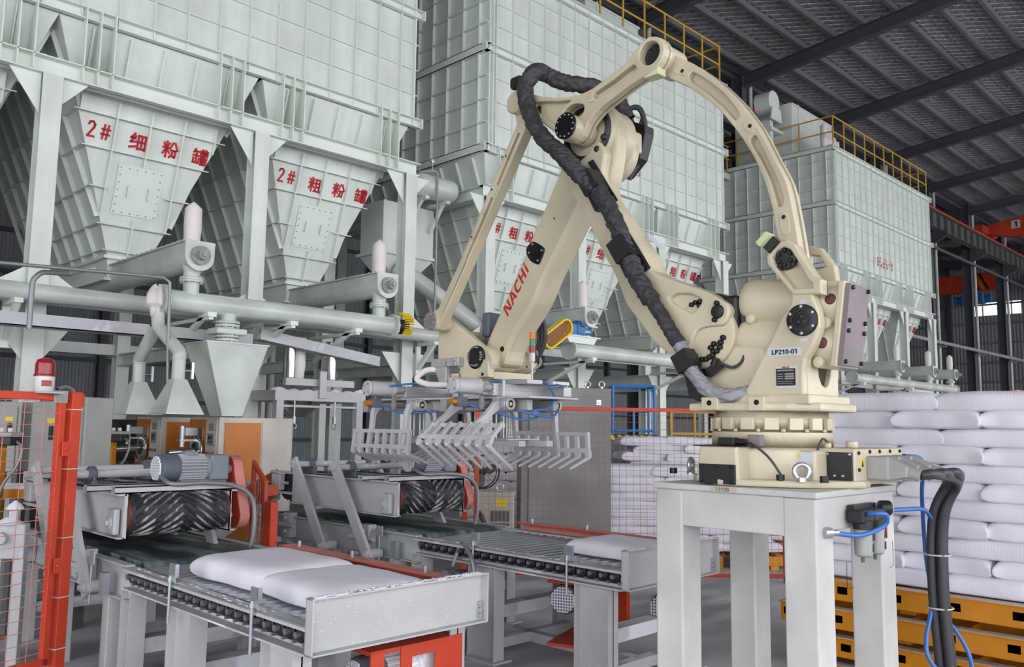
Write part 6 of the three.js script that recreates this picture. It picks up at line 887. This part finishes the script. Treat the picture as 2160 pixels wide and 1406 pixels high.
// ---------- fences ----------
std('wire', '#a5705f', 0.6);
function meshPanel(t, x0, x1, y0, y1, pitch, r, mat, px = pitch) {               // in the fence's own axes, in the plane z = 0
  const g = []; for (let x = x0 + px / 2; x < x1; x += px) g.push(C([x, y0, 0], [x, y1, 0], r, 5)); for (let y = y0 + pitch / 2; y < y1; y += pitch) g.push(C([x0, y, r * 1.6], [x1, y, r * 1.6], r, 5));
  mesh('wire_mesh', g, mat, t).userData.kind = 'stuff';
}
{
  const p = dg(1000, 0, 9.5), t = thing('safety_fence', 'orange red safety fence with square wire mesh behind the conveyors and the robot', 'fence', p.toArray(), { turn: T45, own: 1 }), L = 3.5;
  mesh('post', RB(-0.1, -0.04, 0, 1.9, -0.03, 0.03, 0.004), M.red, t); mesh('post', RB(0.03, 0.08, 0, 1.88, -0.025, 0.025, 0.004), M.redBar, t); mesh('post', RB(L - 0.06, L, 0, 1.9, -0.03, 0.03, 0.004), M.red, t);
  mesh('top_rail', RB(0.08, L, 1.845, 1.885, -0.02, 0.02, 0.004), M.red, t); mesh('bottom_rail', RB(0.08, L, 0.05, 0.09, -0.02, 0.02, 0.004), M.red, t);
  meshPanel(t, 0.08, L, 0.09, 1.845, 0.076, 0.0019, M.wire);
  mesh('cable_tie', [0.6, 1.2, 1.6].map((y) => B(-0.103, -0.037, y, y + 0.008, -0.033, 0.033)), M.white, t);
}
{
  const D0 = 5.25, x = (160 - 1080) / 1786.1 * D0, px = 0.7071 * (x + D0), pz = 0.7071 * (x - D0), t = thing('fence_gate', 'orange red mesh gate hung on a square post beside the first press', 'gate', [px, 0, pz], { turn: 22 * D, own: 1 });
  mesh('post', RB(-0.036, 0.036, 0, 1.83, -0.036, 0.036, 0.004), M.red, t); mesh('post_foot', RB(-0.1, 0.1, 0, 0.012, -0.1, 0.1, 0.002), M.red, t);
  const a = -1.05, b = -0.065;
  mesh('frame', [RB(a, b, 1.775, 1.82, -0.02, 0.02, 0.004), RB(a, b, 0.22, 0.265, -0.02, 0.02, 0.004), RB(b - 0.04, b, 0.22, 1.82, -0.02, 0.02, 0.004), RB(a, a + 0.04, 0.22, 1.82, -0.02, 0.02, 0.004)], M.red, t);
  meshPanel(t, a + 0.04, b - 0.03, 0.265, 1.775, 0.07, 0.0022, M.redDust, 0.125);
  for (const y of [1.44, 0.75]) { mesh('hinge', [RB(b - 0.02, -0.03, y, y + 0.09, 0.03, 0.04, 0.002), RB(0.03, 0.07, y - 0.01, y + 0.08, -0.03, -0.02, 0.002), disc([b, y + 0.045, 0.04], [b, y + 0.045, 0.05], 0.014, 10)], M.red, t); }
  mesh('ear', [RB(0.036, 0.08, 1.74, 1.82, -0.01, 0.0, 0.002)], M.red, t);
  mesh('corner_plate', [RB(b - 0.09, b + 0.005, 1.76, 1.835, 0.02, 0.026, 0.004), disc([b - 0.065, 1.785, 0.026], [b - 0.065, 1.785, 0.034], 0.009, 10), disc([b - 0.025, 1.785, 0.026], [b - 0.025, 1.785, 0.034], 0.009, 10)], M.greyLight, t);
  mesh('cable_tie', [1.72, 1.36, 0.95, 0.6, 0.3].map((y) => B(-0.039, 0.039, y, y + 0.006, -0.039, 0.039)), M.white, t);
  mesh('conduit', tube([[-0.12, 1.84, 0.0], [-0.02, 1.86, -0.04], [0.05, 1.8, -0.05], [0.05, 1.5, -0.05], [0.05, 0.2, -0.05]], 0.012, 8, 60), M.conduit, t);
  const c = Math.cos(22 * D), s = Math.sin(22 * D), w = (lx, y, lz) => [px + lx * c + lz * s, y, pz - lx * s + lz * c];
  const q = w(-0.21, 1.825, 0), bt = thing('beacon_light', 'red revolving beacon with white base standing on the gate frame', 'beacon', q, { own: 1 });
  mesh('base', [lathe([[0, 0], [0.056, 0], [0.056, 0.085], [0.06, 0.09], [0, 0.09]], 28)], M.white, bt); mesh('bracket', RB(-0.06, 0.1, -0.012, 0, -0.06, 0.06, 0.002), M.greyLight, bt);
  const band = [B(-0.03, 0.025, 0.03, 0.065, 0.0545, 0.057)]; mesh('label_band', band, M.redLamp, bt);
  mesh('lens', lathe([[0.06, 0.09], [0.06, 0.1], [0.054, 0.105], [0.054, 0.165], [0.045, 0.19], [0.02, 0.2], [0, 0.2]], 28), new THREE.MeshPhysicalMaterial({ color: '#b8303c', roughness: 0.15, transmission: 0.45, thickness: 0 }), bt); mesh('lamp', lathe([[0, 0.1], [0.03, 0.1], [0.02, 0.16], [0, 0.17]], 16), M.redLamp, bt);
}
{ // small guard panel between the two lines
  const t = thing('safety_guard', 'small upright red mesh guard panel between the two conveyor lines', 'guard', [3.2, 0, -5.78]);
  mesh('frame', [PX([-5.93, 0.68, -5.72, 0.68, -5.72, 1.23, -5.93, 1.38], 3.18, 3.21, 0.004, [[-5.9, 0.71, -5.75, 0.71, -5.75, 1.21, -5.9, 1.33]]), B(3.17, 3.22, 1.228, 1.235, -5.73, -5.715)], M.redBar, t);
  const g = []; for (let i = 0; i < 11; i++) g.push(C([3.195, 0.73 + i * 0.05, -5.9], [3.195, 0.71 + i * 0.05, -5.75], 0.003, 5)); for (let i = 0; i < 4; i++) g.push(C([3.195, 0.7, -5.88 + i * 0.035], [3.195, 1.27, -5.88 + i * 0.035], 0.003, 5)); mesh('wire_mesh', g, M.redDust, t).userData.kind = 'stuff';
  mesh('post', RB(3.17, 3.23, 0, 1.09, -5.69, -5.6, 0.005), M.red, t); mesh('bracket', PX([-5.95, 1.05, -5.8, 1.12, -5.8, 1.2, -5.95, 1.1], 3.24, 3.34, 0.004), M.redBar, t);
}
// ---------- things standing behind the fence ----------
{
  const p = dg(1197, 0, 10.35), t = thing('control_cabinet', 'tall grey control cabinet with lifting eyes behind the mesh fence', 'cabinet', p.toArray(), { turn: T45 + 5 * D, own: 1 });
  mesh('body', RB(-0.55, 0.55, 0, 2.14, -0.5, 0.0, 0.008), M.grey, t); const d = mesh('door', RB(-0.46, 0.5, 0.1, 2.04, 0, 0.022, 0.006), M.grey, t); mesh('door_lock', [RB(0.36, 0.42, 1.93, 2.0, 0.022, 0.03, 0.004), disc([0.39, 1.96, 0.03], [0.39, 1.96, 0.036], 0.012, 10)], M.zinc, d);
  for (const x of [0.3, 0.48]) mesh('lifting_eye', [new THREE.TorusGeometry(0.035, 0.01, 8, 18).translate(x, 2.2, -0.25), C([x, 2.14, -0.25], [x, 2.17, -0.25], 0.02, 10)], M.zinc, t);
  const c = dg(1050, 0, 9.95), ac = thing('cooling_unit', 'cream cooling unit with side grille and lifting eye, half hidden behind the fence post', 'cooling unit', c.toArray(), { turn: T45, own: 1 });
  mesh('casing', RB(-0.24, 0.22, 0.02, 0.9, -0.5, 0.0, 0.02), M.machineCream, ac); mesh('lifting_eye', [new THREE.TorusGeometry(0.04, 0.012, 8, 18).translate(0.05, 0.95, -0.1)], M.zinc, ac); mesh('sticker', B(0.0, 0.14, 0.74, 0.82, 0.0, 0.003), M.yellowBright, ac);
  for (let i = 0; i < 5; i++) for (let j = 0; j < 4; j++) mesh('vent', RB(-0.05 + i * 0.045, -0.015 + i * 0.045, 0.15 + j * 0.14, 0.27 + j * 0.14, 0.0, 0.006, 0.002), M.greyDark, ac);
  mesh('hose', [tube([[-0.22, 0.7, 0.02], [-0.14, 0.6, 0.06], [-0.08, 0.35, 0.07], [-0.06, 0.05, 0.08]], 0.03, 10, 40)], M.cable, ac); mesh('foot', [B(-0.24, -0.16, 0, 0.03, -0.5, 0), B(0.14, 0.22, 0, 0.03, -0.5, 0)], M.greyDark, ac);
  const f = dg(1022, 0, 10.6), fan = thing('standing_fan', 'round black standing fan behind the fence post', 'fan', f.toArray(), { turn: T45 + 0.3, own: 1 });
  mesh('cage', [new THREE.TorusGeometry(0.2, 0.009, 8, 36).translate(0, 1.1, 0.06), new THREE.TorusGeometry(0.2, 0.007, 8, 36).translate(0, 1.1, -0.06), ...Array.from({ length: 16 }, (_, i) => C([0, 1.1, 0.08], [0.2 * Math.cos(i * 0.3927), 1.1 + 0.2 * Math.sin(i * 0.3927), 0.06], 0.002, 4))], M.black, fan);
  for (let i = 0; i < 3; i++) mesh('blade', PZ(smooth([0.02, 0, 0.1, -0.03, 0.17, 0.02, 0.15, 0.1, 0.06, 0.07], 3), -0.004, 0.004, 0.001).rotateX(0.3).rotateZ(i * 2.094).translate(0, 1.1, 0), M.greyDark, fan);
  mesh('stand', [C([0, 0.03, -0.08], [0, 1.05, -0.08], 0.018, 12), lathe([[0, 0.04], [0.2, 0.02], [0.22, 0], [0, 0]], 28).translate(0, 0, -0.08), C([0, 1.1, -0.2], [0, 1.1, -0.02], 0.06, 16)], M.black, fan);
  const l = dg(1335, 0, 14.2), sl = thing('scissor_lift', 'blue scissor lift platform with hazard striped edge behind the sacks', 'lift', l.toArray(), { turn: T45, own: 1 });
  const R = (a, b) => C(a, b, 0.022, 10); mesh('guard_rail', [...[-0.36, 0.32].flatMap((x) => [R([x, 1.55, 0.3], [x, 2.35, 0.3]), R([x, 1.55, -0.3], [x, 2.35, -0.3]), R([x, 2.35, 0.3], [x, 2.35, -0.3])]), ...[1.62, 1.95, 2.35].flatMap((y) => [R([-0.36, y, 0.3], [0.32, y, 0.3]), R([-0.36, y, -0.3], [0.32, y, -0.3])]), R([-0.02, 1.55, 0.3], [-0.02, 1.95, 0.3])], M.blueLift, sl);
  mesh('platform', RB(-0.4, 0.36, 1.46, 1.56, -0.36, 0.34, 0.01), M.black, sl); for (let i = 0; i < 6; i++) mesh('hazard_stripe', PZ([-0.38 + i * 0.125, 1.47, -0.32 + i * 0.125, 1.47, -0.36 + i * 0.125, 1.55, -0.42 + i * 0.125, 1.55], 0.34, 0.344, 0), M.yellowBright, sl);
  mesh('scissor_arm', [beam([-0.3, 0.5, 0.2], [0.3, 1.46, 0.2], 0.05, 0.08), beam([0.3, 0.5, 0.2], [-0.3, 1.46, 0.2], 0.05, 0.08)], M.greyDark, sl); mesh('chassis', RB(-0.42, 0.4, 0.1, 0.85, -0.35, 0.34, 0.03), M.black, sl);
  mesh('number', text('23', 0.1, SANS, 0.003).translate(-0.38, 1.15, 0.345), M.blue, sl); mesh('number_board', B(-0.42, -0.2, 0.9, 1.44, 0.33, 0.343), M.motorDark, sl);
  for (const [x, z] of [[-0.35, 0.3], [0.33, 0.3], [-0.35, -0.3], [0.33, -0.3]]) mesh('wheel', disc([x - 0.03, 0.1, z], [x + 0.03, 0.1, z], 0.1, 20), M.black, sl);
  const yf = dg(1465, 0, 15.5), y2 = thing('machine_guard', 'yellow tube frame of a machine in the dark behind the robot foot', 'frame', yf.toArray(), { turn: T45, own: 1 });
  mesh('upright', [RB(-0.45, -0.4, 0, 2.0, 0, 0.05), RB(0.4, 0.45, 0, 2.0, 0, 0.05), RB(-0.02, 0.02, 1.2, 2.0, 0, 0.05)], M.rail, y2); mesh('rail', [RB(-0.45, 0.45, 1.95, 2.0, 0, 0.05), RB(-0.45, 0.45, 1.2, 1.25, 0, 0.05), RB(-0.45, 0.45, 1.55, 1.6, 0, 0.05)], M.rail, y2); mesh('machine_body', RB(-0.5, 0.5, 0, 1.15, -0.7, -0.1, 0.03), M.greyDark, y2);
  single('stack_light', 'orange and green signal lamp just above the top sacks at the frame edge', 'signal lamp', [C([14.2, 0, -3.6], [14.2, 2.1, -3.6], 0.02, 8), C([14.2, 2.1, -3.6], [14.2, 2.3, -3.6], 0.06, 14)], M.amber);
}
// ---------- left side, behind the gate ----------
{
  const cab = (px, d, w, h, dep, turn, label, y0 = 0) => { const p = dg(px, y0, d), t = thing('electric_cabinet', label, 'cabinet', p.toArray(), { turn, own: 1 }); mesh('body', RB(-w / 2, w / 2, 0, h, -dep, 0, 0.01), M.greyLight, t); mesh('door', RB(-w / 2 + 0.03, w / 2 - 0.03, 0.04, h - 0.04, 0, 0.015, 0.005), M.greyLight, t); mesh('handle', RB(w / 2 - 0.1, w / 2 - 0.07, h * 0.5, h * 0.5 + 0.12, 0.015, 0.035, 0.004), M.black, t); mesh('sticker', B(w / 2 - 0.13, w / 2 - 0.06, h * 0.72, h * 0.78, 0.015, 0.018), M.yellowBright, t); mesh('leg', [B(-w / 2, -w / 2 + 0.05, -y0, 0, -0.1, 0), B(w / 2 - 0.05, w / 2, -y0, 0, -0.1, 0)], M.greyDark, t); };
  cab(4, 7.6, 0.42, 0.62, 0.3, T45, 'grey electric cabinet behind the gate, cut by the frame edge', 1.2); cab(107, 7.4, 0.3, 0.66, 0.3, T45 - 0.15, 'grey electric cabinet behind the gate mesh, beside the green column', 1.16); cab(172, 7.0, 0.2, 0.7, 0.25, T45 - 0.5, 'grey cabinet edge showing beside the orange gate post', 1.15);
  const post = (px, d, label) => { const p = dg(px, 0, d), t = thing('button_post', label, 'button post', p.toArray(), { turn: T45, own: 1 }); mesh('pole', RB(-0.05, 0.05, 0, 1.46, -0.05, 0.05, 0.008), M.yellow, t); mesh('foot', B(-0.12, 0.12, 0, 0.012, -0.12, 0.12), M.yellow, t); mesh('box', RB(-0.13, 0.15, 1.46, 1.53, -0.09, 0.09, 0.01), M.black, t); mesh('lid', RB(-0.13, 0.15, 1.53, 1.56, -0.09, 0.09, 0.008), M.greyLight, t); ['redLamp', 'white', 'white', 'white'].forEach((m, i) => mesh('button', disc([-0.09 + i * 0.06, 1.56, 0], [-0.09 + i * 0.06, 1.595, 0], 0.018, 12), M[m], t)); mesh('conduit', tube([[0.13, 1.5, 0], [0.2, 1.44, 0.02], [0.18, 1.3, 0.04], [0.08, 1.1, 0.06], [0.06, 0.6, 0.07]], 0.012, 8), M.conduit, t); };
  post(242, 8.4, 'yellow button post with black push button box behind the presses'); post(8, 6.6, 'yellow button post behind the gate at the frame edge');
  const sp = dg(274, 0, 8.8), st = thing('plastic_stool', 'red plastic stool behind the dusty press shafts', 'stool', sp.toArray(), { turn: T45 + 0.3, own: 1 });
  M.stool = std('stool', '#b01c26', 0.35); mesh('seat', RB(-0.15, 0.15, 1.19, 1.22, -0.15, 0.15, 0.012, 3), M.stool, st); for (const [x, z] of [[-1, -1], [1, -1], [-1, 1], [1, 1]]) mesh('leg', beam([x * 0.13, 1.2, z * 0.13], [x * 0.17, 0.77, z * 0.17], 0.05, 0.03), M.stool, st); mesh('stretcher', [RB(-0.16, 0.16, 0.92, 0.95, 0.14, 0.16), RB(-0.16, 0.16, 0.92, 0.95, -0.16, -0.14)], M.stool, st);
  const bp = dg(325, 0, 9.0), bn = thing('green_bin', 'dark green plastic crate beside the red stool', 'crate', bp.toArray(), { turn: T45, own: 1 }); std('binGreen', '#1f5a4a', 0.5); mesh('body', [frustum([-0.22, 0.22, -0.16, 0.16, 1.2], [-0.19, 0.19, -0.13, 0.13, 0.77])], M.binGreen, bn); mesh('rim', RB(-0.24, 0.24, 1.18, 1.215, -0.18, 0.18, 0.01), M.binGreen, bn);
  const tb = dg(295, 0, 8.9), tab = thing('work_platform', 'low dark platform under the red stool and the green crate', 'platform', tb.toArray(), { turn: T45, own: 1 }); mesh('deck', RB(-0.5, 0.6, 0.72, 0.77, -0.35, 0.35, 0.006), M.greyDark, tab); for (const [x, z] of [[-0.45, -0.3], [0.55, -0.3], [-0.45, 0.3], [0.55, 0.3]]) mesh('leg', RB(x - 0.03, x + 0.03, 0, 0.72, z - 0.03, z + 0.03), M.greyDark, tab);
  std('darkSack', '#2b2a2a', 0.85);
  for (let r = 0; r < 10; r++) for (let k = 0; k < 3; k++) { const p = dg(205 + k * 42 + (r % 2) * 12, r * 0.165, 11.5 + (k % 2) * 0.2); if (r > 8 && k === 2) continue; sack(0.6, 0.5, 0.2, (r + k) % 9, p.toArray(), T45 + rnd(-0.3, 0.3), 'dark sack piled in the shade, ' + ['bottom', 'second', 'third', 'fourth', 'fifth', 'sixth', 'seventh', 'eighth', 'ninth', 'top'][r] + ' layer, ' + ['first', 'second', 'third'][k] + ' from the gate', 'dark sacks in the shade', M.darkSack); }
  const wc = dg(222, 0, 12.6), cn = thing('white_tank', 'white container with a blue lid behind the dark sacks', 'container', wc.toArray(), { turn: T45, own: 1 }); mesh('body', RB(-0.12, 0.5, 0, 1.62, -0.3, 0.3, 0.03), M.white, cn); mesh('lid', RB(-0.02, 0.5, 1.62, 1.68, -0.3, 0.3, 0.02), M.blue, cn);
  // dusty valve group and frame behind the gate
  const v = dg(45, 0, 5.9), vt = thing('tension_unit', 'powder covered roller bracket behind the gate mesh', 'bracket', v.toArray(), { turn: T45 + 0.2, own: 1 });
  mesh('bracket', [RB(-0.1, 0.12, 0.72, 0.95, -0.05, 0.05, 0.01), RB(0.0, 0.06, 0.9, 1.05, -0.03, 0.03, 0.01)], M.convDust, vt); mesh('leg', RB(-0.09, -0.02, 0, 0.72, -0.04, 0.04, 0.006), M.convClean, vt); mesh('leg', RB(0.05, 0.12, 0, 0.72, -0.04, 0.04, 0.006), M.convClean, vt); mesh('roller', [disc([-0.12, 0.84, 0.05], [-0.12, 0.84, 0.1], 0.05), disc([-0.02, 0.86, 0.05], [-0.02, 0.86, 0.1], 0.04)], M.convDust, vt); mesh('powder_heap', [lathe([[0, 0.05], [0.05, 0.03], [0.09, 0]], 12).translate(0, 0.95, 0), lathe([[0, 0.06], [0.04, 0.03], [0.06, 0]], 12).translate(0.03, 1.05, 0)], M.powder, vt);
  const yb = dg(25, 0, 6.8), yt = thing('side_rail', 'short yellow and white rail behind the gate', 'rail', yb.toArray(), { turn: T45, own: 1 }); mesh('rail', RB(-0.3, 0.2, 1.04, 1.11, -0.03, 0.03, 0.005), M.yellow, yt); mesh('powder', RB(-0.3, 0.2, 1.11, 1.16, -0.03, 0.03, 0.01), M.powder, yt); mesh('leg', RB(-0.25, -0.19, 0, 1.04, -0.03, 0.03), M.greyDark, yt); mesh('leg', RB(0.12, 0.18, 0, 1.04, -0.03, 0.03), M.greyDark, yt);
}
{ // yellow bar and dark sack under the far belt
  const t = single('yellow_bar', 'yellow channel lying under the second belt conveyor', 'channel', RB(4.1, 4.6, 0.42, 0.52, -5.75, -5.68, 0.005), M.yellowBright);
  const g = thing('feed_conveyor', 'low slanting grey conveyor between packing machine and presses', 'conveyor', [3.6, 0, -7.6]);
  mesh('frame', [beam([3.05, 0.75, -6.9], [4.3, 1.0, -8.0], 0.02, 0.2), beam([3.25, 0.75, -6.7], [4.5, 1.0, -7.8], 0.02, 0.2), beam([3.15, 0.8, -6.8], [4.4, 1.05, -7.9], 0.26, 0.02, V(0, 1, 0))], M.conv, g); mesh('leg', RB(3.3, 3.36, 0, 0.76, -7.1, -7.04), M.conv, g); mesh('leg', RB(4.2, 4.26, 0, 0.95, -7.85, -7.79), M.conv, g); mesh('red_side', beam([3.3, 0.92, -6.72], [4.4, 1.14, -7.68], 0.012, 0.14), M.redBar, g);
}
renderer.render(scene, camera);
